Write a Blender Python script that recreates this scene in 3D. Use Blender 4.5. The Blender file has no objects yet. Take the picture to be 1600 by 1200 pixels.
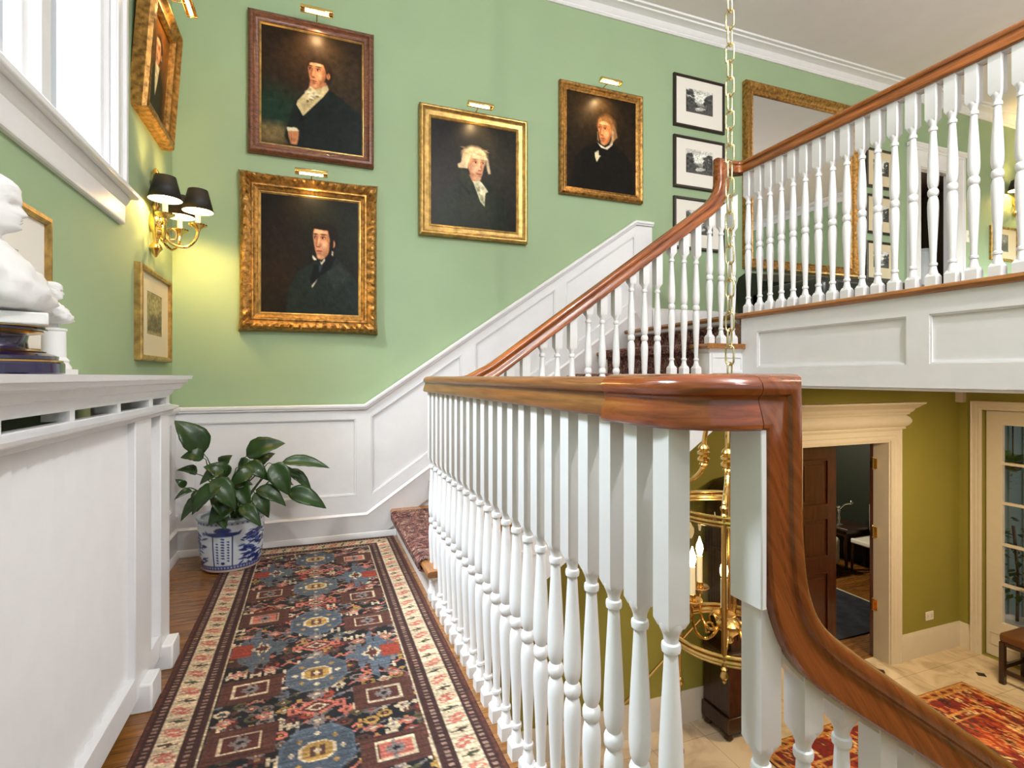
import bpy, bmesh, math, random
import numpy as np
from mathutils import Vector, Matrix
from mathutils.geometry import tessellate_polygon

random.seed(7)
rng = np.random.default_rng(7)
SC = bpy.context.scene
COL = SC.collection
PI = math.pi
rad = math.radians

# ------------------------------------------------------------------ colours
def lin1(v):
    v = v / 255.0
    return v / 12.92 if v <= 0.04045 else ((v + 0.055) / 1.055) ** 2.4
def L(r, g, b):
    return (lin1(r), lin1(g), lin1(b), 1.0)
def lin_arr(a):
    a = np.clip(a, 0, 1)
    return np.where(a <= 0.04045, a / 12.92, ((a + 0.055) / 1.055) ** 2.4)

# ------------------------------------------------------------------ materials
def new_mat(name):
    m = bpy.data.materials.new(name); m.use_nodes = True
    nt = m.node_tree
    return m, nt, nt.nodes['Principled BSDF']
def mat(name, col, rough=0.5, metal=0.0, noise=0.0, nscale=8.0, bump=0.0, bscale=60.0, coat=0.0, spec=0.5):
    m, nt, b = new_mat(name)
    b.inputs['Base Color'].default_value = col
    b.inputs['Roughness'].default_value = rough
    b.inputs['Metallic'].default_value = metal
    b.inputs['Specular IOR Level'].default_value = spec
    b.inputs['Coat Weight'].default_value = coat
    b.inputs['Coat Roughness'].default_value = 0.12
    tc = nt.nodes.new('ShaderNodeTexCoord')
    if noise:
        n = nt.nodes.new('ShaderNodeTexNoise'); n.inputs['Scale'].default_value = nscale
        n.inputs['Detail'].default_value = 5
        nt.links.new(tc.outputs['Object'], n.inputs['Vector'])
        r = nt.nodes.new('ShaderNodeValToRGB')
        lo = [c * (1 - noise) for c in col[:3]] + [1]; hi = [min(1, c * (1 + noise)) for c in col[:3]] + [1]
        r.color_ramp.elements[0].color = lo; r.color_ramp.elements[1].color = hi
        r.color_ramp.elements[0].position = 0.3; r.color_ramp.elements[1].position = 0.7
        nt.links.new(n.outputs['Fac'], r.inputs['Fac'])
        nt.links.new(r.outputs['Color'], b.inputs['Base Color'])
    if bump:
        n2 = nt.nodes.new('ShaderNodeTexNoise'); n2.inputs['Scale'].default_value = bscale
        n2.inputs['Detail'].default_value = 4
        nt.links.new(tc.outputs['Object'], n2.inputs['Vector'])
        bp = nt.nodes.new('ShaderNodeBump'); bp.inputs['Strength'].default_value = bump
        bp.inputs['Distance'].default_value = 0.004
        nt.links.new(n2.outputs['Fac'], bp.inputs['Height'])
        nt.links.new(bp.outputs['Normal'], b.inputs['Normal'])
    return m
def wood(name, dark, light, scale, rough=0.3, rot=None, coat=0.4, planks=None):
    m, nt, b = new_mat(name)
    b.inputs['Roughness'].default_value = rough
    b.inputs['Coat Weight'].default_value = coat
    b.inputs['Coat Roughness'].default_value = 0.1
    tc = nt.nodes.new('ShaderNodeTexCoord')
    mp = nt.nodes.new('ShaderNodeMapping')
    if rot is None: mp.inputs['Scale'].default_value = scale
    else:                                   # grain that follows a slope
        mp.vector_type = 'TEXTURE'; mp.inputs['Rotation'].default_value = rot
        mp.inputs['Scale'].default_value = [1 / q for q in scale]
    nt.links.new(tc.outputs['Object'], mp.inputs['Vector'])
    n = nt.nodes.new('ShaderNodeTexNoise'); n.inputs['Scale'].default_value = 1.0
    n.inputs['Detail'].default_value = 7; n.inputs['Roughness'].default_value = 0.62
    n.inputs['Distortion'].default_value = 0.6 if rot is None else 0.15
    nt.links.new(mp.outputs['Vector'], n.inputs['Vector'])
    r = nt.nodes.new('ShaderNodeValToRGB')
    r.color_ramp.elements[0].color = dark; r.color_ramp.elements[1].color = light
    r.color_ramp.elements[0].position = 0.33; r.color_ramp.elements[1].position = 0.68
    nt.links.new(n.outputs['Fac'], r.inputs['Fac'])
    out = r.outputs['Color']
    if planks:
        bk = nt.nodes.new('ShaderNodeTexBrick')
        bk.inputs['Scale'].default_value = 1.0
        bk.inputs['Brick Width'].default_value = planks[0]; bk.inputs['Row Height'].default_value = planks[1]
        bk.inputs['Mortar Size'].default_value = 0.0012
        bk.inputs['Color1'].default_value = (0.75, 0.72, 0.7, 1); bk.inputs['Color2'].default_value = (1.1, 1.08, 1.05, 1)
        bk.inputs['Mortar'].default_value = (0.3, 0.28, 0.25, 1)
        bk.offset = 0.37
        nt.links.new(tc.outputs['Object'], bk.inputs['Vector'])
        mx = nt.nodes.new('ShaderNodeMix'); mx.data_type = 'RGBA'; mx.blend_type = 'MULTIPLY'
        mx.inputs['Factor'].default_value = 1.0
        nt.links.new(out, mx.inputs['A']); nt.links.new(bk.outputs['Color'], mx.inputs['B'])
        out = mx.outputs['Result']
    nt.links.new(out, b.inputs['Base Color'])
    return m
def paint_mat(name, rough=0.5, bump=0.15, bscale=180, coat=0.0, spec=0.5):
    m, nt, b = new_mat(name)
    b.inputs['Specular IOR Level'].default_value = spec
    a = nt.nodes.new('ShaderNodeAttribute'); a.attribute_name = 'paint'
    nt.links.new(a.outputs['Color'], b.inputs['Base Color'])
    b.inputs['Roughness'].default_value = rough
    b.inputs['Coat Weight'].default_value = coat; b.inputs['Coat Roughness'].default_value = 0.15
    tc = nt.nodes.new('ShaderNodeTexCoord')
    n2 = nt.nodes.new('ShaderNodeTexNoise'); n2.inputs['Scale'].default_value = bscale
    nt.links.new(tc.outputs['Object'], n2.inputs['Vector'])
    bp = nt.nodes.new('ShaderNodeBump'); bp.inputs['Strength'].default_value = bump
    bp.inputs['Distance'].default_value = 0.003
    nt.links.new(n2.outputs['Fac'], bp.inputs['Height']); nt.links.new(bp.outputs['Normal'], b.inputs['Normal'])
    return m
def glow(name, col, strength):
    m, nt, b = new_mat(name)
    b.inputs['Base Color'].default_value = col
    b.inputs['Emission Color'].default_value = col
    b.inputs['Emission Strength'].default_value = strength
    return m
def glass_mat(name, tint=(1, 1, 1, 1), ior=1.45, rough=0.0):
    m = bpy.data.materials.new(name); m.use_nodes = True
    nt = m.node_tree; nt.nodes.clear()
    o = nt.nodes.new('ShaderNodeOutputMaterial')
    t = nt.nodes.new('ShaderNodeBsdfTransparent'); t.inputs['Color'].default_value = tint
    g = nt.nodes.new('ShaderNodeBsdfGlossy'); g.inputs['Roughness'].default_value = rough
    lw = nt.nodes.new('ShaderNodeLayerWeight'); lw.inputs['Blend'].default_value = 0.5
    pw = nt.nodes.new('ShaderNodeMath'); pw.operation = 'POWER'; pw.inputs[1].default_value = 4.0
    f = nt.nodes.new('ShaderNodeMath'); f.operation = 'MULTIPLY_ADD'; f.inputs[1].default_value = 0.6; f.inputs[2].default_value = 0.035
    nt.links.new(lw.outputs['Facing'], pw.inputs[0]); nt.links.new(pw.outputs[0], f.inputs[0])
    mx = nt.nodes.new('ShaderNodeMixShader')
    nt.links.new(f.outputs[0], mx.inputs['Fac']); nt.links.new(t.outputs['BSDF'], mx.inputs[1])
    nt.links.new(g.outputs['BSDF'], mx.inputs[2]); nt.links.new(mx.outputs['Shader'], o.inputs['Surface'])
    return m

WALLG = (0.305, 0.415, 0.245, 1)
WALLO = (0.29, 0.265, 0.045, 1)  # lower hall walls: even base colour, yellower than the upper walls
MT = dict(
    wall=mat('green wall paint', WALLG, 0.75, noise=0.03, nscale=3, bump=0.08, bscale=250),
    wall_low=mat('olive lower wall', WALLO, 0.75, noise=0.03, nscale=3, bump=0.08, bscale=250),
    white=mat('white gloss trim paint', (0.78, 0.785, 0.80, 1), 0.32, noise=0.02, nscale=14),
    cream=mat('cream trim paint', (0.72, 0.66, 0.56, 1), 0.38, noise=0.02, nscale=14),
    ceil=mat('ceiling paint', (0.84, 0.82, 0.84, 1), 0.9, noise=0.02, nscale=5),
    oak=wood('oak floor boards', L(106, 68, 29), L(160, 108, 52), (6, 60, 70), 0.22, coat=0.3, planks=(1.1, 0.06)),
    oakrail=wood('oak nosing', L(120, 74, 30), L(172, 112, 52), (70, 6, 70), 0.3),
    rail_y=wood('brown handrail wood', L(88, 50, 24), L(142, 90, 50), (70, 4, 90), 0.3, coat=0.2),
    rail_red=wood('reddish handrail wood', L(100, 44, 18), L(152, 76, 34), (10, 10, 80), 0.18, coat=0.7),
    rail_drop=wood('mahogany handrail wood', L(104, 50, 22), L(140, 74, 38), (2.5, 50, 110), 0.2, rot=(0, rad(58), 0), coat=0.6),
    rail_slope=wood('sloped handrail wood', L(98, 48, 18), L(166, 94, 42), (5, 60, 80), 0.25, rot=(0, rad(-35), 0)),
    rail_bal=wood('honey handrail wood', L(104, 54, 16), L(168, 98, 38), (70, 5, 90), 0.25),
    mahog=wood('dark mahogany', L(38, 14, 8), L(74, 30, 17), (50, 50, 5), 0.28),
    darkwood=wood('dark walnut', L(30, 14, 7), L(66, 36, 18), (40, 40, 6), 0.35),
    brass=mat('polished brass', (0.80, 0.55, 0.20, 1), 0.14, 1.0),
    brassd=mat('antique brass', (0.62, 0.40, 0.13, 1), 0.25, 1.0),
    chain=mat('pale brass chain', (0.78, 0.68, 0.40, 1), 0.22, 1.0),
    gold=mat('gilt gold frame', (0.36, 0.185, 0.045, 1), 0.38, 0.75, noise=0.6, nscale=45, bump=0.5, bscale=90),
    gold2=mat('pale gilt frame', (0.46, 0.29, 0.09, 1), 0.38, 0.7, noise=0.4, nscale=30, bump=0.25, bscale=90),
    golddark=mat('worn gilt edge', (0.16, 0.085, 0.03, 1), 0.45, 0.5, noise=0.4, nscale=40),
    brownframe=wood('worn brown frame', L(58, 26, 13), L(128, 74, 46), (30, 60, 60), 0.4),
    blackframe=mat('black frame', L(38, 26, 18), 0.3),
    matboard=mat('ivory mat board', L(226, 222, 212), 0.8),
    cmat=mat('cream mat board', L(214, 200, 165), 0.8),
    shade=mat('black lamp shade', L(22, 18, 14), 0.6),
    shadein=glow('warm lamp shade lining', (1.0, 0.80, 0.48, 1), 3.0),
    candle=mat('ivory candle sleeve', L(240, 228, 196), 0.5),
    bulb=glow('warm bulb', (1.0, 0.72, 0.36, 1), 14.0),
    plaster=mat('white plaster', (0.74, 0.74, 0.74, 1), 0.6, bump=0.05, bscale=120),
    cobalt=mat('cobalt porcelain', L(24, 16, 58), 0.12, coat=0.8),
    leaf=mat('dark green leaf', L(34, 62, 20), 0.36, noise=0.35, nscale=14, bump=0.3, bscale=30),
    stem=mat('green stalk', L(62, 84, 34), 0.5),
    soil=mat('dark soil', L(34, 24, 16), 0.9, noise=0.4, nscale=60),
    leather=mat('dark green leather', L(26, 30, 20), 0.3, noise=0.2, nscale=6),
    seat=mat('brown seat leather', L(104, 66, 34), 0.4, noise=0.15, nscale=10),
    mirror=mat('mirror glass', (0.80, 0.83, 0.86, 1), 0.01, 1.0),
    glass=glass_mat('clear window glass'),
    lglass=glass_mat('lantern glass', (0.93, 0.88, 0.80, 1)),
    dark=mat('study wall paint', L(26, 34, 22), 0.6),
    sunwall=mat('sunroom wall', L(150, 176, 178), 0.7, noise=0.1, nscale=3),
    upholst=mat('white upholstery', L(225, 222, 215), 0.8, bump=0.1),
    silver=mat('silver', (0.85, 0.86, 0.88, 1), 0.15, 1.0),
    black=mat('black stone', L(22, 20, 20), 0.3),
    plate=mat('white plastic plate', L(236, 234, 226), 0.4),
    iron=mat('dark iron', L(30, 26, 22), 0.4, 0.6),
    bluerug=mat('navy rug wool', L(36, 40, 54), 0.95, noise=0.6, nscale=9, bump=0.4),
    fringe=mat('ivory rug fringe', L(200, 190, 165), 0.95),
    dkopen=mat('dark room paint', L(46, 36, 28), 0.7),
    palevase=mat('pale blue white glaze', L(214, 222, 226), 0.35, noise=0.12, nscale=5),
    canvas=paint_mat('oil painted canvas', 0.36, 0.25, 60, spec=0.10),
    paper=paint_mat('printed paper', 0.7, 0.0),
    wool=paint_mat('woven rug wool', 0.95, 0.6, 300),
    porc=paint_mat('blue and white porcelain', 0.18, 0.03, 40, coat=0.5),
)
def marble():
    m, nt, b = new_mat('cream marble tiles')
    b.inputs['Roughness'].default_value = 0.16
    tc = nt.nodes.new('ShaderNodeTexCoord')
    mp = nt.nodes.new('ShaderNodeMapping'); mp.inputs['Rotation'].default_value = (0, 0, rad(0))
    nt.links.new(tc.outputs['Object'], mp.inputs['Vector'])
    n = nt.nodes.new('ShaderNodeTexNoise'); n.inputs['Scale'].default_value = 3.5; n.inputs['Detail'].default_value = 8
    n.inputs['Distortion'].default_value = 1.2
    nt.links.new(tc.outputs['Object'], n.inputs['Vector'])
    r = nt.nodes.new('ShaderNodeValToRGB')
    r.color_ramp.elements[0].color = L(196, 176, 148); r.color_ramp.elements[0].position = 0.36
    r.color_ramp.elements[1].color = L(226, 208, 180); r.color_ramp.elements[1].position = 0.6
    nt.links.new(n.outputs['Fac'], r.inputs['Fac'])
    bk = nt.nodes.new('ShaderNodeTexBrick'); bk.inputs['Scale'].default_value = 1.0
    bk.inputs['Brick Width'].default_value = 0.46; bk.inputs['Row Height'].default_value = 0.46
    bk.inputs['Mortar Size'].default_value = 0.003; bk.offset = 0.0
    bk.inputs['Color1'].default_value = (0.93, 0.92, 0.9, 1); bk.inputs['Color2'].default_value = (1, 1, 1, 1)
    bk.inputs['Mortar'].default_value = (0.66, 0.62, 0.56, 1)
    nt.links.new(mp.outputs['Vector'], bk.inputs['Vector'])
    mx = nt.nodes.new('ShaderNodeMix'); mx.data_type = 'RGBA'; mx.blend_type = 'MULTIPLY'; mx.inputs['Factor'].default_value = 1
    nt.links.new(r.outputs['Color'], mx.inputs['A']); nt.links.new(bk.outputs['Color'], mx.inputs['B'])
    nt.links.new(mx.outputs['Result'], b.inputs['Base Color'])
    return m
MT['marble'] = marble()
def runner_mat():
    m, nt, b = new_mat('patterned maroon carpet')
    b.inputs['Roughness'].default_value = 0.95
    tc = nt.nodes.new('ShaderNodeTexCoord')
    v = nt.nodes.new('ShaderNodeTexVoronoi'); v.inputs['Scale'].default_value = 26; v.inputs['Randomness'].default_value = 0.75
    n = nt.nodes.new('ShaderNodeTexNoise'); n.inputs['Scale'].default_value = 30; n.inputs['Detail'].default_value = 3
    n.inputs['Distortion'].default_value = 1.5
    nt.links.new(tc.outputs['Object'], v.inputs['Vector']); nt.links.new(tc.outputs['Object'], n.inputs['Vector'])
    r = nt.nodes.new('ShaderNodeValToRGB'); cr = r.color_ramp; cr.interpolation = 'CONSTANT'
    stops = [(0.0, L(40, 22, 26)), (0.38, L(94, 48, 46)), (0.46, L(150, 102, 88)), (0.52, L(84, 40, 42)), (0.57, L(206, 182, 158)), (0.61, L(46, 28, 34)), (0.70, L(124, 72, 62))]
    cr.elements[0].position, cr.elements[0].color = stops[0]
    cr.elements[1].position, cr.elements[1].color = stops[1]
    for p, c in stops[2:]:
        e = cr.elements.new(p); e.color = c
    nt.links.new(n.outputs['Fac'], r.inputs['Fac'])
    r2 = nt.nodes.new('ShaderNodeValToRGB'); r2.color_ramp.elements[0].position = 0.25; r2.color_ramp.elements[1].position = 0.6
    r2.color_ramp.elements[0].color = (1.0, 0.9, 0.85, 1); r2.color_ramp.elements[1].color = (0.55, 0.5, 0.55, 1)
    nt.links.new(v.outputs['Distance'], r2.inputs['Fac'])
    mx = nt.nodes.new('ShaderNodeMix'); mx.data_type = 'RGBA'; mx.blend_type = 'MULTIPLY'; mx.inputs['Factor'].default_value = 1
    nt.links.new(r.outputs['Color'], mx.inputs['A']); nt.links.new(r2.outputs['Color'], mx.inputs['B'])
    nt.links.new(mx.outputs['Result'], b.inputs['Base Color'])
    return m
MT['runner'] = runner_mat()

# ------------------------------------------------------------------ mesh builder
class MB:
    def __init__(s):
        s.v = []; s.f = []
    def add(s, vs, fs):
        o = len(s.v); s.v += [tuple(p) for p in vs]; s.f += [tuple(i + o for i in f) for f in fs]
        return s
    def box(s, x0, x1, y0, y1, z0, z1):
        return s.add([(x0, y0, z0), (x1, y0, z0), (x1, y1, z0), (x0, y1, z0), (x0, y0, z1), (x1, y0, z1), (x1, y1, z1), (x0, y1, z1)],
                     [(0, 3, 2, 1), (4, 5, 6, 7), (0, 1, 5, 4), (1, 2, 6, 5), (2, 3, 7, 6), (3, 0, 4, 7)])
    def plate(s, outer, holes, fn, w0, w1):
        """a slab cut to the outline outer with holes; fn(u, v, w) places it"""
        loops = [outer] + list(holes)
        flat = [p for l in loops for p in l]
        tris = tessellate_polygon([[Vector((p[0], p[1], 0)) for p in l] for l in loops])
        n = len(flat)
        vs = [fn(p[0], p[1], w0) for p in flat] + [fn(p[0], p[1], w1) for p in flat]
        fs = []
        for t in tris:
            fs.append(tuple(t)); fs.append(tuple(i + n for i in reversed(t)))
        k = 0
        for l in loops:
            m = len(l)
            for i in range(m):
                a, b = k + i, k + (i + 1) % m
                fs.append((a, b, b + n, a + n))
            k += m
        return s.add(vs, fs)
    def lathe(s, prof, c, seg=20, axis=None, x=None, square=None):
        """turn (radius, height) pairs about an axis through c"""
        ax = Vector(axis or (0, 0, 1)).normalized()
        xx = Vector(x or ((1, 0, 0) if abs(ax.x) < 0.9 else (0, 1, 0))); xx = (xx - ax * xx.dot(ax)).normalized()
        yy = ax.cross(xx)
        c = Vector(c); vs = []; fs = []
        for r, h in prof:
            for i in range(seg):
                a = 2 * PI * i / seg
                vs.append(c + ax * h + (xx * math.cos(a) + yy * math.sin(a)) * max(r, 1e-5))
        for j in range(len(prof) - 1):
            for i in range(seg):
                k = (i + 1) % seg
                fs.append((j * seg + i, j * seg + k, (j + 1) * seg + k, (j + 1) * seg + i))
        fs.append(tuple(reversed(range(seg)))); t = (len(prof) - 1) * seg
        fs.append(tuple(range(t, t + seg)))
        return s.add(vs, fs)
    def tube(s, path, r, seg=8, closed=False):
        P = [Vector(p) for p in path]; n = len(P); rs = r if isinstance(r, (list, tuple)) else [r] * n
        T = []
        for i in range(n):
            if closed: t = P[(i + 1) % n] - P[i - 1]
            else: t = P[min(i + 1, n - 1)] - P[max(i - 1, 0)]
            T.append(t.normalized())
        up = Vector((0, 0, 1)) if abs(T[0].z) < 0.9 else Vector((1, 0, 0))
        u = (up - T[0] * up.dot(T[0])).normalized(); vs = []; fs = []
        for i in range(n):
            u = (u - T[i] * u.dot(T[i])).normalized(); w = T[i].cross(u)
            for k in range(seg):
                a = 2 * PI * k / seg
                vs.append(P[i] + (u * math.cos(a) + w * math.sin(a)) * rs[i])
        m = n if closed else n - 1
        for i in range(m):
            j = (i + 1) % n
            for k in range(seg):
                l = (k + 1) % seg
                fs.append((i * seg + k, i * seg + l, j * seg + l, j * seg + k))
        if not closed:
            fs.append(tuple(reversed(range(seg)))); fs.append(tuple(range((n - 1) * seg, n * seg)))
        return s.add(vs, fs)
    def sweep(s, path, axis, prof, start=None, end=None):
        """run a closed profile (a along the fixed axis, b along axis x tangent) down a mitred path"""
        A = Vector(axis).normalized(); P = [Vector(p) for p in path]; n = len(P); m = len(prof)
        vs = []; fs = []
        for i in range(n):
            t0 = (P[i] - P[i - 1]).normalized() if i else (Vector(start).normalized() if start else (P[1] - P[0]).normalized())
            t1 = (P[i + 1] - P[i]).normalized() if i < n - 1 else (Vector(end).normalized() if end else t0)
            n0, n1 = A.cross(t0), A.cross(t1)
            N = (n0 + n1); N = N / max(1e-6, (1 + n0.dot(n1)))
            for a, b in prof: vs.append(P[i] + A * a + N * b)
        for i in range(n - 1):
            for k in range(m):
                l = (k + 1) % m
                fs.append((i * m + k, i * m + l, (i + 1) * m + l, (i + 1) * m + k))
        fs.append(tuple(reversed(range(m)))); fs.append(tuple(range((n - 1) * m, n * m)))
        return s.add(vs, fs)
    def sphere(s, c, r, seg=14, rings=9):
        rr = r if isinstance(r, (tuple, list)) else (r, r, r)
        vs = []; fs = []
        for j in range(rings + 1):
            th = PI * j / rings
            for i in range(seg):
                a = 2 * PI * i / seg
                q = max(math.sin(th), 1e-4)
                vs.append((c[0] + rr[0] * q * math.cos(a), c[1] + rr[1] * q * math.sin(a), c[2] - rr[2] * math.cos(th)))
        for j in range(rings):
            for i in range(seg):
                k = (i + 1) % seg
                fs.append((j * seg + i, j * seg + k, (j + 1) * seg + k, (j + 1) * seg + i))
        return s.add(vs, fs)
    def mesh(s, name, smooth=35):
        me = bpy.data.meshes.new(name); me.from_pydata(s.v, [], s.f)
        bm = bmesh.new(); bm.from_mesh(me)
        bmesh.ops.remove_doubles(bm, verts=bm.verts, dist=1e-6)
        bmesh.ops.recalc_face_normals(bm, faces=bm.faces); bm.to_mesh(me); bm.free()
        if smooth:
            me.polygons.foreach_set('use_smooth', [True] * len(me.polygons))
            me.set_sharp_from_angle(angle=rad(smooth))
        return me

def world_of(o):
    b = Matrix.Translation(o.location)
    return b if o.parent is None else world_of(o.parent) @ o.matrix_parent_inverse @ b
def place(me, name, m=None, parent=None, bevel=0.0):
    o = bpy.data.objects.new(name, me); COL.objects.link(o)
    if m is not None and not me.materials: me.materials.append(m)
    if parent is not None:
        o.parent = parent
        o.matrix_parent_inverse = world_of(parent).inverted()
    if bevel:
        b = o.modifiers.new('edge', 'BEVEL'); b.width = bevel; b.segments = 2; b.limit_method = 'ANGLE'; b.angle_limit = rad(50)
    return o
def obj(name, mb, m, parent=None, smooth=35, bevel=0.0):
    return place(mb.mesh(name, smooth), name, m, parent, bevel)
def tag(o, label, cat, group=None, kind=None):
    o['label'] = label; o['category'] = cat
    if group: o['group'] = group
    if kind: o['kind'] = kind
    return o
def thing(name, label, cat, loc=(0, 0, 0), group=None):
    o = bpy.data.objects.new(name, None); COL.objects.link(o)
    o.location = loc; o.empty_display_size = 0.1
    return tag(o, label, cat, group)
def struct(name, mb, m, parent=None, smooth=35, bevel=0.0):
    o = obj(name, mb, m, parent, smooth, bevel)
    if parent is None: o['kind'] = 'structure'
    return o
def sempty(name):
    o = bpy.data.objects.new(name, None); COL.objects.link(o); o['kind'] = 'structure'
    return o
def paint_grid(name, fn, arr, m, parent=None, smooth=True):
    """a fine grid whose point colours carry a painted or woven design; fn(u, v) places it"""
    h, w = arr.shape[:2]
    vs = [fn(i / (w - 1), 1 - j / (h - 1)) for j in range(h) for i in range(w)]
    fs = [(j * w + i, (j + 1) * w + i, (j + 1) * w + i + 1, j * w + i + 1) for j in range(h - 1) for i in range(w - 1)]
    me = bpy.data.meshes.new(name); me.from_pydata(vs, [], fs)
    at = me.color_attributes.new('paint', 'FLOAT_COLOR', 'POINT')
    c = np.ones((h * w, 4), dtype=np.float32); c[:, :3] = lin_arr(arr.reshape(-1, 3))
    at.data.foreach_set('color', c.ravel())
    if smooth: me.polygons.foreach_set('use_smooth', [True] * len(me.polygons))
    return place(me, name, m, parent)
def catmull(pts, n=6):
    P = [Vector(p) for p in pts]; out = []
    for i in range(len(P) - 1):
        a = P[i - 1] if i else P[0] * 2 - P[1]
        b, c = P[i], P[i + 1]
        d = P[i + 2] if i + 2 < len(P) else c * 2 - b
        for k in range(n):
            t = k / n
            out.append(0.5 * ((2 * b) + (c - a) * t + (2 * a - 5 * b + 4 * c - d) * t * t + (3 * b - a - 3 * c + d) * t ** 3))
    out.append(P[-1]); return out

# ------------------------------------------------------------------ main measures (metres, landing floor at z = 0)
XL, YB = -0.735, 3.41           # left wall, picture wall
ZUP, ZLOW = 1.342, -1.71        # upper hall floor, lower hall floor
ZCEIL, ZLC = 3.75, 0.955        # upper ceiling, lower ceiling
XB = 2.17                       # face of the balcony
XE, XLR = 7.5, 6.1              # end wall of the upper hall, right wall of the lower hall
RISE, RUN, XR1 = ZUP / 8, 0.245, 0.49
YR = 2.285                      # centre line of the upper stair rail
XRL, YD = 0.50, 0.60            # landing rail centre x, descending rail centre y
back = lambda u, v, w: (u, YB - w, v)
left = lambda u, v, w: (XL + w, u, v)
def rect(a, b, c, d): return [(a, c), (b, c), (b, d), (a, d)]
# ================================================================== THE SETTING
# walls
DX0, DX1, DZ1 = 3.96, 5.08, 0.39                       # lower doorway
UX0, UX1, UZ1 = 5.50, 5.97, 3.03                       # upper doorway
m = MB().plate(rect(-0.85, 5.2, ZLC, 3.85), [], back, -0.14, 0).plate(rect(5.2, 7.6, ZLC, 3.85), [rect(UX0, UX1, ZUP, UZ1)], back, -0.05, 0)
m.plate(rect(-0.85, 0.56, -0.25, ZLC), [], back, -0.14, 0)
m.plate([(0.56, -0.25), (2.4, 0.9), (2.4, ZLC), (0.56, ZLC)], [], back, -0.14, 0)
struct('wall_back', m, MT['wall'], smooth=0)
m = MB().plate([(-0.85, ZLOW), (DX0, ZLOW), (DX0, DZ1), (DX1, DZ1), (DX1, ZLOW), (6.2, ZLOW), (6.2, ZLC), (2.4, ZLC), (2.4, 0.9), (0.56, -0.25), (-0.85, -0.25)], [], back, -0.14, 0)
struct('wall_back', m, MT['wall_low'], smooth=0)
WY0, WY1, WZ0, WZ1 = 0.98, 2.455, 1.75, 3.35            # window opening
m = MB().plate(rect(-1.5, YB, 0, 3.85), [rect(WY0, WY1, WZ0, WZ1)], left, -0.16, 0)
struct('wall_left', m, MT['wall'], smooth=0)
m = MB().plate(rect(-1.5, YB, ZLOW, -0.25), [], left, -0.16, 0)
struct('wall_left', m, MT['wall_low'], smooth=0)
m = MB().box(XE, XE + 0.12, -1.5, YB, ZUP, 3.85)
struct('wall_right', m, MT['wall'], smooth=0)
FY0, FY1, FZ1 = 2.30, 3.215, 0.675                     # french door opening
m = MB().plate(rect(-1.5, YB, ZLOW, ZLC), [[(FY0, ZLOW + 0.001), (FY1, ZLOW + 0.001), (FY1, FZ1), (FY0, FZ1)]], lambda u, v, w: (XLR + w, u, v), 0, 0.14)
struct('wall_right', m, MT['wall_low'], smooth=0)
m = MB().box(-0.85, 6.2, -1.62, -1.5, ZLOW, ZLC - 0.06)
struct('wall_front', m, MT['wall_low'], smooth=0)
# floors and ceilings
m = MB().plate([(XL, -1.5), (0.545, -1.5), (0.545, 0.60), (0.50, 0.66), (0.535, 0.70), (0.535, YR), (XR1, YR), (XR1, YB), (XL, YB)], [], lambda u, v, w: (u, v, w), -0.22, 0)
struct('floor', m, MT['oak'], smooth=0)
m = MB().box(XB + 0.03, XE, -1.5, YB, ZLC, ZUP - 0.005)
struct('floor', m, MT['oak'], smooth=0)
m = MB().box(-0.85, 6.2, -1.6, YB + 0.145, ZLOW - 0.1, ZLOW)
struct('floor', m, MT['marble'], smooth=0)
m = MB().box(-0.9, 7.65, -1.6, 3.55, ZCEIL, ZCEIL + 0.1)
struct('ceiling', m, MT['ceil'], smooth=0)
m = MB().box(XB + 0.02, 6.1, -1.5, YB, ZLC - 0.012, ZLC)
struct('ceiling', m, MT['ceil'], smooth=0)
m = MB().box(XL, 0.5, -1.5, YB, -0.27, -0.22)
struct('ceiling', m, MT['ceil'], smooth=0)

# crown moulding round the upper rooms
crown = [(0, 0), (0, 0.012), (0.012, 0.022), (0.02, 0.022), (0.03, 0.03), (0.055, 0.045), (0.072, 0.08), (0.075, 0.09), (0.085, 0.095), (0.088, 0.118), (0.102, 0.125), (0.102, 0)]
zc = ZCEIL - 0.1
m = MB().sweep([(XL, -1.5, zc), (XL, YB, zc), (XE, YB, zc), (XE, -1.5, zc)], (0, 0, -1), [(-a, b) for a, b in crown])
struct('trim_1', m, MT['white'], smooth=30)

# ------------------------------------------------------------------ wainscot on the picture wall
SL = RISE / RUN
top = [(XL, 0.80), (0.305, 0.80), (2.262, 0.80 + (2.262 - 0.305) * 0.684), (2.41, 0.80 + (2.262 - 0.305) * 0.684)]
outer = [(XL, 0)] + [(XR1, 0), (2.205, 1.175), (2.41, ZUP)] + [top[3], top[2], top[1], top[0]]
def slope_panel(x0, x1, z0): return [(x0, z0 - 0.496), (x1, z0 - 0.496 + (x1 - x0) * 0.684), (x1, z0 + (x1 - x0) * 0.684), (x0, z0)]
panels = [rect(-0.635, 0.246, 0.266, 0.742), slope_panel(0.334, 0.915, 0.751), slope_panel(1.008, 1.598, 1.218), slope_panel(1.686, 2.263, 1.672)]
m = MB().plate(outer, [], back, 0.001, 0.008)
m.plate(outer, panels, back, 0.008, 0.022)
def inset(poly, d):
    n = len(poly); out = []
    for i in range(n):
        p0, p1, p2 = Vector(poly[i - 1]), Vector(poly[i]), Vector(poly[(i + 1) % n])
        e0, e1 = (p1 - p0).normalized(), (p2 - p1).normalized()
        n0, n1 = Vector((-e0.y, e0.x)), Vector((-e1.y, e1.x))
        q = p1 + (n0 + n1) / (1 + n0.dot(n1)) * d
        out.append((q.x, q.y))
    return out
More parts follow.
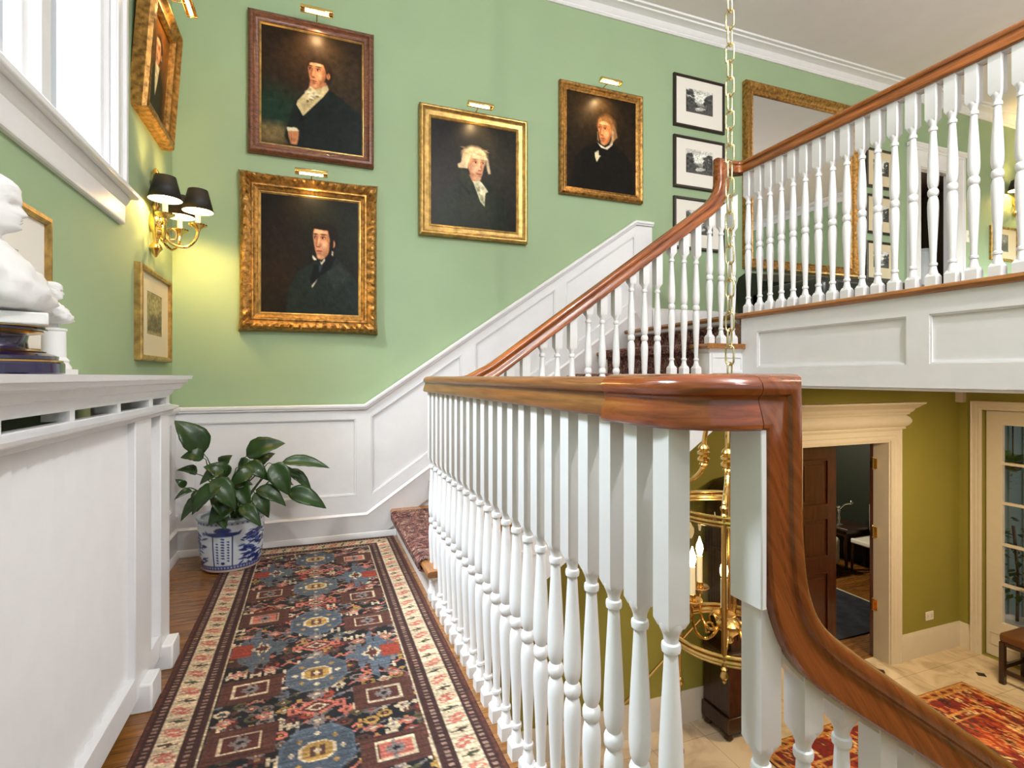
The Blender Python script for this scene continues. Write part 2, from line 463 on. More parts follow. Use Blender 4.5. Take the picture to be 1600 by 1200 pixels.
def beads(mb, panel, fn, w0, w1, d=0.012):
    mb.plate(panel, [inset(panel, d)], fn, w0, w1)
    mb.plate(panel, [inset(panel, d * 0.45)], fn, w1, w1 + 0.004)
for p in panels: beads(m, p, back, 0.008, 0.019)
struct('trim_2', m, MT['white'], bevel=0.002)
capprof = [(0.0, 0), (0.026, 0), (0.028, 0.008), (0.034, 0.012), (0.037, 0.02), (0.036, 0.028), (0.03, 0.032), (0.0, 0.032)]
path = [(x, YB - 0.012, z - 0.004) for x, z in top] 
m = MB().sweep(path, (0, -1, 0), capprof)
struct('trim_3', m, MT['white'])
# baseboard with cap that follows the stairs
bz = 0.145
pth = [(XL, YB - 0.022, bz), (0.31, YB - 0.022, bz), (2.26, YB - 0.022, bz + 1.95 * 0.684), (2.41, YB - 0.022, bz + 1.95 * 0.684)]
bprof = [(0, -0.16), (0.010, -0.16), (0.010, -0.006), (0.014, 0), (0.008, 0.008), (0, 0.012)]
m = MB().sweep(pth[:2] + [(2.26, YB - 0.022, bz + 1.95 * 0.684)], (0, -1, 0), bprof)
m.sweep([(XL, YB - 0.03, 0), (XR1 - 0.003, YB - 0.03, 0)], (0, -1, 0), [(0, 0), (0.014, 0), (0.014, 0.012), (0.006, 0.035), (0, 0.037)])
struct('baseboard_back', m, MT['white'])
# upper hall baseboard on the picture wall
bb = [(0, 0), (0.018, 0), (0.018, 0.15), (0.012, 0.165), (0.009, 0.175), (0, 0.18)]
m = MB().sweep([(2.42, YB, ZUP), (UX0 - 0.1, YB, ZUP)], (0, -1, 0), bb)
m.sweep([(UX1 + 0.2, YB, ZUP), (XE, YB, ZUP)], (0, -1, 0), bb)
struct('baseboard_back', m, MT['white'])
# wainscot and baseboard on the left wall beyond the radiator cover
lo = [(0.5, 0), (YB, 0), (YB, 0.80), (0.5, 0.80)]
lp = [rect(2.30, 3.30, 0.266, 0.742), rect(0.6, 2.2, 0.266, 0.742)]
m = MB().plate(lo, [], left, 0.001, 0.008).plate(lo, lp, left, 0.008, 0.022)
for p in lp: beads(m, p, left, 0.008, 0.019)
m.sweep([(XL + 0.012, 0.5, 0.796), (XL + 0.012, YB - 0.035, 0.796)], (1, 0, 0), [(a, b) for a, b in capprof])
struct('trim_4', m, MT['white'], bevel=0.002)
m = MB().sweep([(XL + 0.022, 0.5, bz), (XL + 0.022, YB - 0.02, bz)], (1, 0, 0), [(a, b) for a, b in bprof])
m.sweep([(XL + 0.03, 0.5, 0), (XL + 0.03, YB - 0.04, 0)], (1, 0, 0), [(0, 0), (0.014, 0), (0.014, 0.012), (0.006, 0.035), (0, 0.037)])
struct('baseboard_left', m, MT['white'])

# ------------------------------------------------------------------ window in the left wall
w = sempty('window_1')
cas = 0.085
m = MB().plate(rect(WY0 - cas, WY1 + cas, WZ0 - 0.01, WZ1 + cas), [rect(WY0 + 0.005, WY1 - 0.005, WZ0 + 0.02, WZ1 - 0.005)], left, 0, 0.022)
m.plate(rect(WY0 - cas - 0.012, WY1 + cas + 0.012, WZ0 - 0.01, WZ1 + cas + 0.012), [rect(WY0 - cas + 0.015, WY1 + cas - 0.015, WZ0 - 0.02 + 0.01, WZ1 + cas - 0.015)], left, 0.0, 0.034)
m.plate(rect(WY0 - 0.02, WY1 + 0.02, WZ0 - 0.01, WZ1 + 0.02), [rect(WY0 + 0.005, WY1 - 0.005, WZ0 + 0.02, WZ1 - 0.005)], left, 0.02, 0.029)
obj('casing', m, MT['white'], w, bevel=0.003)
m = MB().plate(rect(WY0, WY1, WZ0, WZ1), [rect(WY0 + 0.02, WY1 - 0.02, WZ0 + 0.02, WZ1 - 0.02)], left, -0.16, 0.0)
obj('jamb', m, MT['white'], w)
# stool with moulded nose, and the apron under it
m = MB().box(XL - 0.05, XL + 0.062, WY0 - cas - 0.045, WY1 + cas + 0.05, WZ0 - 0.026, WZ0 + 0.002)
obj('sill', m, MT['white'], w, bevel=0.008)
m = MB().sweep([(XL, WY0 - cas - 0.02, WZ0 - 0.135), (XL, WY1 + cas + 0.022, WZ0 - 0.135)], (1, 0, 0),
               [(0, 0), (0.013, 0), (0.018, 0.004), (0.02, 0.012), (0.018, 0.02), (0.02, 0.075), (0.028, 0.084), (0.036, 0.10), (0.038, 0.108), (0, 0.109)])
obj('apron', m, MT['white'], w)
sills = [(1.00, 1.36), (1.38, 1.865), (1.94, 2.435)]
for (a, b) in sills:
    fr = MB().plate(rect(a, b, WZ0 + 0.005, WZ1 - 0.01), [rect(a + 0.05, b - 0.05, WZ0 + 0.05, WZ1 - 0.06)], left, -0.05, -0.014)
    fr.plate(rect(a + 0.035, b - 0.035, WZ0 + 0.035, WZ1 - 0.04), [rect(a + 0.05, b - 0.05, WZ0 + 0.05, WZ1 - 0.06)], left, -0.016, -0.008)
    s = obj('sash', fr, MT['white'], w, bevel=0.004)
    obj('pane', MB().box(XL - 0.027, XL - 0.024, a + 0.049, b - 0.049, WZ0 + 0.049, WZ1 - 0.059), MT['glass'], s, smooth=0)
m = MB()
for y, h_ in ((1.37, .012), (1.9025, .03)): m.box(XL - 0.06, XL + 0.012, y - h_, y + h_, WZ0, WZ1)
obj('mullion', m, MT['white'], w, bevel=0.004)

# ------------------------------------------------------------------ balcony face
fascia_o = rect(-1.5, YR - 0.03, ZLC, ZUP - 0.03)
fp = [rect(1.394, 2.150, 1.042, 1.240), rect(0.55, 1.322, 1.042, 1.240), rect(-0.3, 0.48, 1.042, 1.240)]
fy = lambda u, v, w: (XB + 0.02 - w, u, v)
m = MB().plate(fascia_o, [], fy, -0.03, 0.0).plate(fascia_o, fp, fy, 0.0, 0.012)
for p in fp: beads(m, p, fy, 0.0, 0.008, 0.012)
struct('trim_5', m, MT['white'], bevel=0.0015)
m = MB().sweep([(XB + 0.03, -1.5, ZUP - 0.03), (XB + 0.03, YB - 0.03, ZUP - 0.03)], (0, 0, 1), [(0, -0.10), (0.03, -0.10), (0.03, 0.03), (0.027, 0.038), (0.015, 0.044), (0.003, 0.038), (0, 0.03)])
struct('trim_6', m, MT['oakrail'])
m = MB().sweep([(XB + 0.03, YR + 0.0, ZUP - 0.055), (XB + 0.03, YB - 0.03, ZUP - 0.055)], (0, 0, 1), [(0, -0.02), (0.025, -0.02), (0.025, 0.034), (0.008, 0.026), (0, 0.012)])
struct('trim_7', m, MT['white'])

# ================================================================== STAIRS
st = thing('staircase', 'white staircase with oak tread noses climbing along the picture wall to the upper hall', 'stairs', (XR1, YR, 0))
y0s, y1s = YR - 0.03, YB - 0.024
for k in range(1, 8):
    x0 = XR1 + RUN * (k - 1); z = RISE * k
    t = MB().sweep([(x0, y0s - 0.03, z - 0.028), (x0, y1s, z - 0.028)], (0, 0, 1), [(0, -RUN - 0.01), (0.028, -RUN - 0.01), (0.028, 0.026), (0.024, 0.035), (0.014, 0.039), (0.004, 0.035), (0, 0.026)])
    t2 = MB().sweep([(x0, y0s - .002, z - .05), (x0, y1s, z - .05)], (0, 0, 1), [(0, 0), (.022, 0), (.022, .018), (.012, .014), (.006, .005)])
    obj('tread', t, MT['oakrail'], st)
    obj('cove', t2, MT['white'], st)
for k in range(1, 9):
    x0 = XR1 + RUN * (k - 1)
    obj('riser', MB().box(x0, x0 + 0.02, y0s + .0302, y1s, RISE * (k - 1), RISE * k - 0.028), MT['white'], st, smooth=0)
poly = [(XR1, -0.22)]
for k in range(1, 9):
    poly += [(XR1 + RUN * (k - 1), RISE * (k - 1) if k > 1 else -0.2), (XR1 + RUN * (k - 1), RISE * k - 0.028)]
poly += [(2.205, 0.86), (0.62, -0.22)]
poly = [(XR1 + 0.0, -0.22)] + poly[2:]
yz = lambda u, v, w: (u, y0s - w, v)
obj('stringer', MB().plate(poly, [], yz, -0.03, 0.002), MT['white'], st, smooth=0)
for k in range(1, 8):
    x0 = XR1 + RUN * (k - 1); z = RISE * k
    o_ = rect(x0 + 0.015, x0 + RUN - 0.015, z - RISE + 0.01, z - 0.055)
    b_ = MB().plate(rect(x0 - .0006, x0 + RUN, z - RISE + .004, z - .03), [], yz, .0026, .004).plate(o_, [inset(o_, 0.02)], yz, 0.004, 0.009)
    b_.sweep([(x0 - 0.012, y0s, z - 0.045), (x0 + RUN, y0s, z - 0.045)], (0, -1, 0), [(0, 0), (0.006, 0), (0.022, 0.017), (0, 0.017)])
    obj('tread_bracket', b_, MT['white'], st)
obj('soffit', MB().plate([(0.60, -0.22), (2.2, 0.86), (2.2, 0.88), (0.60, -0.20)], [], lambda u, v, w: (u, w, v), y0s, YB - .024), MT['white'], st, smooth=0)

pts = [(XR1 - 0.020, 2.3, RISE - 0.045), (XR1 - 0.040, 2.3, RISE - 0.035), (XR1 - 0.042, 2.3, RISE - 0.008), (XR1 - 0.030, 2.3, RISE + 0.001)]
for k in range(1, 8):
    xn = XR1 + RUN * k; zt = RISE * k
    pts += [(xn - 0.001, 2.3, zt + 0.001), (xn - 0.001, 2.3, zt + RISE - 0.05)]
    if k < 7: pts += [(xn - 0.040, 2.3, zt + RISE - 0.035), (xn - 0.042, 2.3, zt + RISE - 0.008), (xn - 0.030, 2.3, zt + RISE + 0.001)]
cp = MB().sweep([(x, 3.27, z) for x, y, z in pts], (0, -1, 0), [(0.0, 0.0), (.90, 0.0), (.90, 0.009), (0.0, 0.009)])
tag(obj('stair_runner', cp, MT['runner']), 'patterned maroon carpet runner laid over the steps up to the hall', 'carpet')

RD = -ZLOW / 10; XD1 = 0.585
sd = thing('staircase', 'lower staircase going down from the landing to the marble hall', 'stairs', (XD1, YD, 0))
for k in range(1, 10):
    x0 = XD1 + RUN * (k - 1); z = -RD * k
    t = MB().sweep([(x0 + RUN, YD + 0.06, z - 0.028), (x0 + RUN, -0.42, z - 0.028)], (0, 0, 1), [(0, -RUN - 0.01), (0.028, -RUN - 0.01), (0.028, 0.02), (0.024, 0.028), (0.014, 0.031), (0.004, 0.028), (0, 0.02)])
    obj('tread', t, MT['oakrail'], sd)
for k in range(1, 11):
    x0 = XD1 + RUN * (k - 1)
    obj('riser', MB().box(x0 - 0.02, x0, -0.42, YD - .0003, -RD * k, -RD * (k - 1) - 0.028), MT['white'], sd, smooth=0)
poly = [(XD1 - 0.02, -0.03)]
for k in range(1, 10):
    poly += [(XD1 + RUN * (k - 1), -RD * k - 0.028), (XD1 + RUN * k, -RD * k - 0.028)]
poly += [(XD1 + RUN * 9, ZLOW), (XD1 + RUN * 9 - 0.3, ZLOW), (XD1 - 0.02, -0.40)]
poly[1] = (XD1 - 0.02, -RD - 0.028)
obj('stringer', MB().plate(poly[1:], [], lambda u, v, w: (u, YD + 0.03 - w, v), 0, 0.03), MT['white'], sd, smooth=0)

# ================================================================== BALUSTRADES
SQ = 0.0188
def baluster_mesh(h, tilt=0.0):
    """one turned baluster: square foot, lower vase, ball, upper vase, square head; h is its height"""
    mb = MB()
    mb.box(-SQ, SQ, -SQ, SQ, 0, 0.036)
    s = SQ
    mb.add([(-s, -s, .036), (s, -s, .036), (s, s, .036), (-s, s, .036), (-s * .72, -s * .72, .048), (s * .72, -s * .72, .048), (s * .72, s * .72, .048), (-s * .72, s * .72, .048)],
           [(0, 1, 5, 4), (1, 2, 6, 5), (2, 3, 7, 6), (3, 0, 4, 7), (4, 5, 6, 7)])
    prof = [(.0165, .037), (.0155, .05), (.0125, .062), (.0105, .076), (.0135, .078), (.0143, .083), (.0135, .088), (.0102, .090),
            (.0108, .12), (.0128, .17), (.0155, .225), (.0175, .27), (.0183, .30), (.0172, .322), (.0140, .336), (.0122, .340), (.0155, .343), (.0178, .350), (.0178, .360), (.0155, .367), (.0122, .370),
            (.0135, .373), (.0165, .382), (.0182, .398), (.0185, .415), (.0175, .45), (.0150, .50), (.0122, .55), (.0104, .583), (.0102, .588), (.0138, .590), (.0147, .596), (.0138, .602), (.0108, .604), (.0115, .612), (.0145, .620), (.0175, .626), (.018, .634)]
    mb.lathe(prof, (0, 0, 0), 18)
    mb.add([(-s, -s, .637), (s, -s, .637), (s, s, .637), (-s, s, .637), (-s * .75, -s * .75, .626), (s * .75, -s * .75, .626), (s * .75, s * .75, .626), (-s * .75, s * .75, .626)],
           [(0, 1, 5, 4), (1, 2, 6, 5), (2, 3, 7, 6), (3, 0, 4, 7), (7, 6, 5, 4)])
    d = tilt * s
    mb.add([(-s, -s, .637), (s, -s, .637), (s, s, .637), (-s, s, .637), (-s, -s, h - d), (s, -s, h + d), (s, s, h + d), (-s, s, h - d)],
           [(4, 5, 6, 7), (0, 1, 5, 4), (1, 2, 6, 5), (2, 3, 7, 6), (3, 0, 4, 7)])
    me = mb.mesh('baluster', 40); me.materials.append(MT['white'])
    return me
def put(me, name, loc, parent):
    o = place(me, name, None, parent); o.location = loc
    return o
half = [(0, .070), (.014, .069), (.024, .065), (.030, .058), (.0315, .051), (.029, .044), (.0245, .041), (.0235, .037), (.026, .029), (.0295, .019), (.032, .009), (.0315, .003), (.028, 0), (0, 0)]
prof_ab = [(a, b) for a, b in half] + [(-a, b) for a, b in reversed(half[1:-1])]        # a lateral, b up
prof_up = [(b, a) for a, b in prof_ab]                                                    # a up, b lateral

# --- landing, then down to the lower hall
lb = thing('balustrade', 'landing balustrade beside the runner with brown handrail turning down the lower stairs', 'balustrade', (XRL, 1.4, 0))
zr = 0.930
Rr = 0.085
cx, cy = XRL + Rr, YD + Rr
arc = [(cx - Rr * math.cos(t), cy - Rr * math.sin(t), zr) for t in np.linspace(0, PI / 2, 11)]
yj = 0.80
obj('handrail', MB().sweep([(XRL, 2.40, zr), (XRL, yj, zr)], (0, 0, 1), prof_up), MT['rail_y'], lb)
BK = 1.14; dz_ = -.006
prof_ab2 = [(a * BK, b * BK) for a, b in prof_ab]; prof_up2 = [(b, a) for a, b in prof_ab2]
arc = [(x, y, z + dz_) for x, y, z in arc]
obj('handrail_bend', MB().sweep([(XRL, yj, zr + dz_)] + arc, (0, 0, 1), prof_up2, end=(1, 0, 0)), MT['rail_red'], lb)
under = [(.593, .86), (.594, .79), (.599, .72), (.612, .655), (.640, .598), (.684, .551), (.745, .505), (.822, .452), (.89, .406), (1.0, .331)]
up2 = catmull([(x, YD, z) for x, z in under], 5)
xe = 2.80
path = [(cx, YD, zr + dz_), (.592, YD, zr + dz_)] + up2 + [(xe, YD, .331 - (xe - 1.0) * 0.69)]
drop = MB().sweep(path, (0, -1, 0), prof_ab2)
obj('newel_block', MB().box(.584, .594, YD - .033, YD + .027, .672, zr - .004), MT['white'], lb, bevel=.002)
obj('handrail_drop', drop, MT['rail_drop'], lb)
obj('fillet', MB().sweep(path[2:], (0, -1, 0), [(-.016, -.006), (.016, -.006), (.016, .002), (-.016, .002)]), MT['white'], lb)
bmL = baluster_mesh(0.932)
n = 22
for i in range(n):
    put(bmL, 'baluster', (XRL, 0.656 + i * (2.345 - 0.656) / (n - 1), 0), lb)
def under_z(x):
    pts_ = [(p.x, p.z) for p in up2] + [(xe, .331 - (xe - 1.0) * 0.69)]
    for (xa, za), (xb, zb) in zip(pts_, pts_[1:]):
        if xa <= x <= xb: return za + (zb - za) * (x - xa) / max(1e-6, xb - xa)
    return zr
big = 1.0
for k in range(1, 9):
    for j in range(3):
        x = XD1 + 0.034 + RUN * (k - 1) + j * 0.0817
        zt = -RD * k
        if k == 1 and j == 0:
            me = baluster_mesh(zr + 0.004 - zt); xx = .600
        else:
            sl = 0.72
            me = baluster_mesh(under_z(x) + 0.010 - zt, -sl); xx = x
        put(me, 'baluster', (xx if not (k == 1 and j == 0) else .617, YD, zt), lb)

# --- up the stairs and along the balcony
ub = thing('balustrade', 'upper balustrade with sloping brown handrail rising to the honey balcony handrail', 'balustrade', (1.9, YR, ZUP))
SU = 0.712
def uz(x): return 1.46 + SU * (x - 1.43)
zbr = 2.106
pts = [(.53, .929), (.60, .930), (.66, .938), (.73, .972), (.80, uz(.80)), (1.0, uz(1.0)), (1.4, uz(1.4)), (1.8, uz(1.8)), (1.93, uz(1.93)), (2.02, uz(2.02) + .006), (2.075, 1.955), (2.097, 2.02), (2.10, 2.07)]
pu = catmull([(x, YR, z) for x, z in pts], 5)
rb = 0.05
xbr = 2.205
path = pu + [(2.10, YR, zbr), (xbr - rb, YR, zbr)]
obj('handrail_rise', MB().sweep(path, (0, -1, 0), prof_ab, start=(1, 0, 0)), MT['rail_slope'], ub)
arc = [(xbr - rb + rb * math.sin(t), YR - rb + rb * math.cos(t), zbr) for t in np.linspace(0, PI / 2, 8)]
obj('handrail', MB().sweep(arc + [(xbr, -0.6, zbr)], (0, 0, 1), prof_up, start=(1, 0, 0)), MT['rail_bal'], ub)
obj('fillet', MB().sweep([(xbr, YR - rb, zbr), (xbr, -0.6, zbr)], (0, 0, 1), [(-.004, -.017), (.002, -.017), (.002, .017), (-.004, .017)]), MT['white'], ub)
for k in range(1, 8):
    for j in range(3):
        x = XR1 + RUN * (k - 1) + 0.030 + j * 0.0785
        z = RISE * k
        h = uz(x) + 0.008 - z if x > .78 else .95 - z + max(0, (x - .66)) * .3
        if h < 0.70: h = max(h, 0.655)
        put(baluster_mesh(h, SU), 'baluster', (x, YR, z), ub)
bmB = baluster_mesh(zbr + 0.002 - ZUP)
ys = [2.231, 2.153, 2.085, 2.015, 1.945, 1.877, 1.806, 1.735, 1.666, 1.597, 1.530, 1.461, 1.391, 1.319, 1.254, 1.187, 1.117, 1.05, 0.98, 0.91, 0.84, 0.77]
for y in ys: put(bmB, 'baluster', (xbr, y, ZUP), ub)
# ================================================================== PAINTED AND WOVEN SURFACES
class Canvas:
    def __init__(s, w, h, col):
        s.w, s.h = w, h
        s.a = np.ones((h, w, 3)) * (np.array(col) / 255.0)
        s.x, s.y = np.meshgrid((np.arange(w) + .5) / w, (np.arange(h) + .5) / h)
    def mix(s, mask, col, alpha=1.0):
        m_ = (np.clip(mask, 0, 1) * alpha)[..., None]
        s.a = s.a * (1 - m_) + (np.array(col) / 255.0) * m_
    def ell(s, cx, cy, rx, ry, col, soft=0.15, rot=0.0, alpha=1.0):
        dx, dy = s.x - cx, s.y - cy
        c, q = math.cos(rot), math.sin(rot)
        d = np.sqrt(((dx * c + dy * q) / rx) ** 2 + ((-dx * q + dy * c) / ry) ** 2)
        s.mix((1 + soft / 2 - d) / soft, col, alpha)
    def inside(s, pts, ox=0, oy=0):
        X, Y = s.x + ox, s.y + oy
        r = np.zeros(X.shape, bool); n = len(pts)
        for i in range(n):
            x0, y0 = pts[i - 1]; x1, y1 = pts[i]
            if y0 == y1: continue
            c = ((y0 > Y) != (y1 > Y)) & (X < (x1 - x0) * (Y - y0) / (y1 - y0) + x0)
            r ^= c
        return r.astype(float)
    def poly(s, pts, col, blur=1, alpha=1.0):
        m_ = (s.inside(pts, .25 / s.w, .25 / s.h) + s.inside(pts, -.25 / s.w, .25 / s.h) + s.inside(pts, .25 / s.w, -.25 / s.h) + s.inside(pts, -.25 / s.w, -.25 / s.h)) / 4
        for _ in range(blur):
            p = np.pad(m_, 1, 'edge')
            m_ = (p[1:-1, 1:-1] * 2 + p[:-2, 1:-1] + p[2:, 1:-1] + p[1:-1, :-2] + p[1:-1, 2:]) / 6
        s.mix(m_, col, alpha)
    def noise(s, amp, cell=6):
        g = rng.normal(0, 1, (s.h // cell + 3, s.w // cell + 3))
        yy = s.y * (g.shape[0] - 2); xx = s.x * (g.shape[1] - 2)
        y0, x0 = yy.astype(int), xx.astype(int); fy, fx = yy - y0, xx - x0
        n_ = g[y0, x0] * (1 - fx) * (1 - fy) + g[y0, x0 + 1] * fx * (1 - fy) + g[y0 + 1, x0] * (1 - fx) * fy + g[y0 + 1, x0 + 1] * fx * fy
        s.a = np.clip(s.a * (1 + amp * n_[..., None]), 0, 1)
    def face(s, cx, cy, rx, ry, skin, shade, flip=1, hair=(30, 20, 14), light=None, ear=True):
        """head in three quarter view, turned to the left (flip = -1 turns it right)"""
        g = lambda pts: [(cx + flip * x * rx, cy + y * ry) for x, y in pts]
        mixc = lambda a, b, t: tuple(a[k] * (1 - t) + b[k] * t for k in range(3))
        lt = light or mixc(skin, (255, 232, 200), .35)
        if ear:
            s.ell(cx + flip * 1.30 * rx, cy - .02 * ry, .20 * rx, .25 * ry, mixc(skin, shade, .35), .5)
            s.ell(cx + flip * 1.30 * rx, cy + .0 * ry, .09 * rx, .14 * ry, shade, .8)
        s.poly(g([(-.80, -.98), (.0, -1.12), (.82, -.98), (1.04, -.30), (.98, .2), (.70, .68), (.37, .92), (0, 1.06), (-.40, .94), (-.66, .5), (-.84, -.1), (-.90, -.5)]), mixc(skin, shade, .25), 2)
        s.poly(g([(.62, -.7), (1.0, -.3), (.95, .2), (.68, .66), (.3, .9), (.5, .4), (.62, 0)]), shade, 4, .55)
        s.poly(g([(-.62, -.95), (.5, -.95), (.55, -.62), (-.3, -.58), (-.7, -.64)]), lt, 4, .8)
        s.ell(cx + flip * .30 * rx, cy + .12 * ry, .36 * rx, .26 * ry, lt, 1.0, alpha=.6)
        s.ell(cx - flip * .22 * rx, cy + .84 * ry, .28 * rx, .16 * ry, lt, 1.0, alpha=.5)
        for x, w in ((-.66, .20), (.20, .30)):                       # eye hollows, lids, brows
            s.ell(cx + flip * x * rx, cy - .36 * ry, w * rx, .13 * ry, shade, .8, alpha=.9)
            s.ell(cx + flip * (x - .02) * rx, cy - .33 * ry, w * .62 * rx, .055 * ry, mixc(skin, (240, 226, 210), .3), .7, alpha=.7)
            s.ell(cx + flip * (x - .05) * rx, cy - .34 * ry, w * .34 * rx, .060 * ry, (34, 24, 20), .6)
            s.ell(cx + flip * x * rx, cy - .43 * ry, w * .85 * rx, .035 * ry, mixc(shade, hair, .6), .8, alpha=.9)
            s.ell(cx + flip * (x + .02) * rx, cy - .57 * ry, w * 1.15 * rx, .055 * ry, mixc(shade, hair, .7), .9, alpha=.85)
        s.poly(g([(-.50, -.40), (-.34, -.46), (-.44, -.1), (-.52, .14), (-.34, .25), (-.10, .22), (-.2, .28), (-.5, .26), (-.66, .16)]), shade, 2, .85)
        s.poly(g([(-.30, -.42), (-.20, -.40), (-.22, .08), (-.38, .18), (-.42, .08)]), lt, 2, .7)
        s.ell(cx - flip * .34 * rx, cy + .235 * ry, .20 * rx, .035 * ry, mixc(shade, (30, 16, 12), .5), .8, alpha=.8)
        s.ell(cx - flip * .24 * rx, cy + .50 * ry, .32 * rx, .035 * ry, (92, 40, 32), .8)
        s.ell(cx - flip * .22 * rx, cy + .555 * ry, .26 * rx, .05 * ry, (172, 92, 76), .9, alpha=.8)
        s.ell(cx - flip * .22 * rx, cy + .67 * ry, .22 * rx, .045 * ry, shade, .9, alpha=.6)

def portrait_young():
    c = Canvas(176, 204, (36, 29, 21))
    c.ell(.55, .2, .4, .35, (56, 38, 24), 1.4, alpha=.8)
    c.ell(.85, .35, .25, .3, (54, 46, 34), 1.2, alpha=.6); c.ell(.1, .7, .3, .18, (22, 54, 42), 1.2, alpha=.7)
    c.ell(.10, .91, .2, .09, (112, 96, 60), .9, alpha=.9)
    c.poly([(.43, .50), (.32, .60), (.26, .78), (.22, .92), (.28, 1.0), (1.0, 1.0), (1.0, .66), (.86, .56), (.66, .46)], (21, 27, 25), 5)
    c.poly([(.33, .62), (.36, .58), (.42, .74), (.38, .78)], (14, 18, 18), 3)
    c.ell(.560, .285, .115, .095, (42, 27, 16), .4); c.ell(.645, .33, .045, .085, (38, 25, 16), .5)
    c.poly([(.47, .41), (.63, .40), (.64, .48), (.45, .50)], (170, 110, 76), 2)
    c.face(.530, .345, .092, .118, (214, 146, 98), (140, 84, 54), 1)
    c.poly([(.435, .275), (.45, .23), (.52, .20), (.60, .21), (.66, .27), (.645, .335), (.622, .30), (.60, .25), (.53, .245), (.47, .25), (.447, .30)], (42, 27, 16), 2)
    c.poly([(.47, .455), (.52, .475), (.58, .455), (.64, .42), (.655, .46), (.60, .53), (.40, .725), (.335, .635), (.345, .60), (.42, .52)], (194, 178, 132), 1)
    c.poly([(.52, .52), (.585, .49), (.44, .66), (.40, .71), (.40, .64)], (150, 132, 92), 3, .7); c.poly([(.46, .47), (.50, .49), (.45, .54), (.42, .52)], (120, 104, 74), 2, .6)
    for a_, b_ in ((.45, .515), (.50, .505), (.48, .535), (.53, .525), (.47, .56)): c.ell(a_, b_, .03, .018, (214, 204, 168), .8); c.ell(a_ + .01, b_ + .012, .02, .008, (120, 108, 80), .9)
    c.ell(.445, .59, .014, .012, (116, 98, 66), .6)
    c.poly([(.25, .86), (.31, .83), (.36, .85), (.355, .93), (.34, .98), (.28, .98), (.26, .92)], (178, 118, 78), 2)
    for q in (.285, .31, .33): c.poly([(q, .89), (q + .006, .89), (q + .004, .98), (q - .002, .98)], (120, 72, 46), 1, .7)
    c.poly([(.24, .84), (.34, .835), (.355, .862), (.25, .872)], (206, 198, 170), 1)
    c.noise(.10, 6); c.noise(.05, 2)
    return c.a
def portrait_dark():
    c = Canvas(176, 204, (21, 18, 13))
    c.ell(.25, .55, .3, .4, (36, 26, 17), 1.4, alpha=.8); c.ell(.8, .25, .35, .35, (23, 27, 19), 1.3, alpha=.9)
    c.poly([(.52, .56), (.36, .64), (.28, .78), (.24, 1.0), (1.0, 1.0), (1.0, .72), (.88, .60), (.76, .50)], (27, 35, 31), 5)
    c.poly([(.66, .62), (.80, .56), (.9, .64), (.74, .80)], (38, 46, 42), 5, .7)
    c.ell(.665, .29, .115, .085, (19, 13, 9), .4); c.ell(.725, .34, .05, .10, (19, 13, 9), .4)
    c.poly([(.50, .74), (.555, .655), (.585, .655), (.555, .715), (.51, .775)], (194, 190, 172), 1)
    c.face(.605, .385, .095, .135, (212, 152, 112), (138, 86, 58), 1)
    c.poly([(.50, .30), (.515, .25), (.56, .225), (.64, .215), (.71, .24), (.735, .33), (.725, .44), (.70, .50), (.688, .43), (.693, .35), (.672, .27), (.60, .268), (.53, .262), (.512, .29)], (20, 14, 10), 2)
    c.poly([(.69, .44), (.705, .42), (.70, .50), (.66, .53)], (22, 15, 11), 2, .9)
    c.poly([(.70, .47), (.76, .49), (.70, .60), (.58, .68), (.50, .76), (.49, .70), (.52, .61), (.53, .57), (.60, .57)], (13, 17, 16), 2)
    c.poly([(.515, .49), (.545, .515), (.56, .53), (.53, .535), (.512, .515)], (216, 208, 186), 1); c.poly([(.59, .535), (.605, .55), (.64, .51), (.642, .535), (.605, .575)], (216, 208, 186), 1)
    c.poly([(.715, .44), (.73, .45), (.725, .49), (.71, .48)], (190, 170, 146), 1)
    c.poly([(.58, .58), (.62, .565), (.60, .63), (.58, .64)], (48, 54, 58), 2)
    c.noise(.10, 6); c.noise(.05, 2)
    return c.a
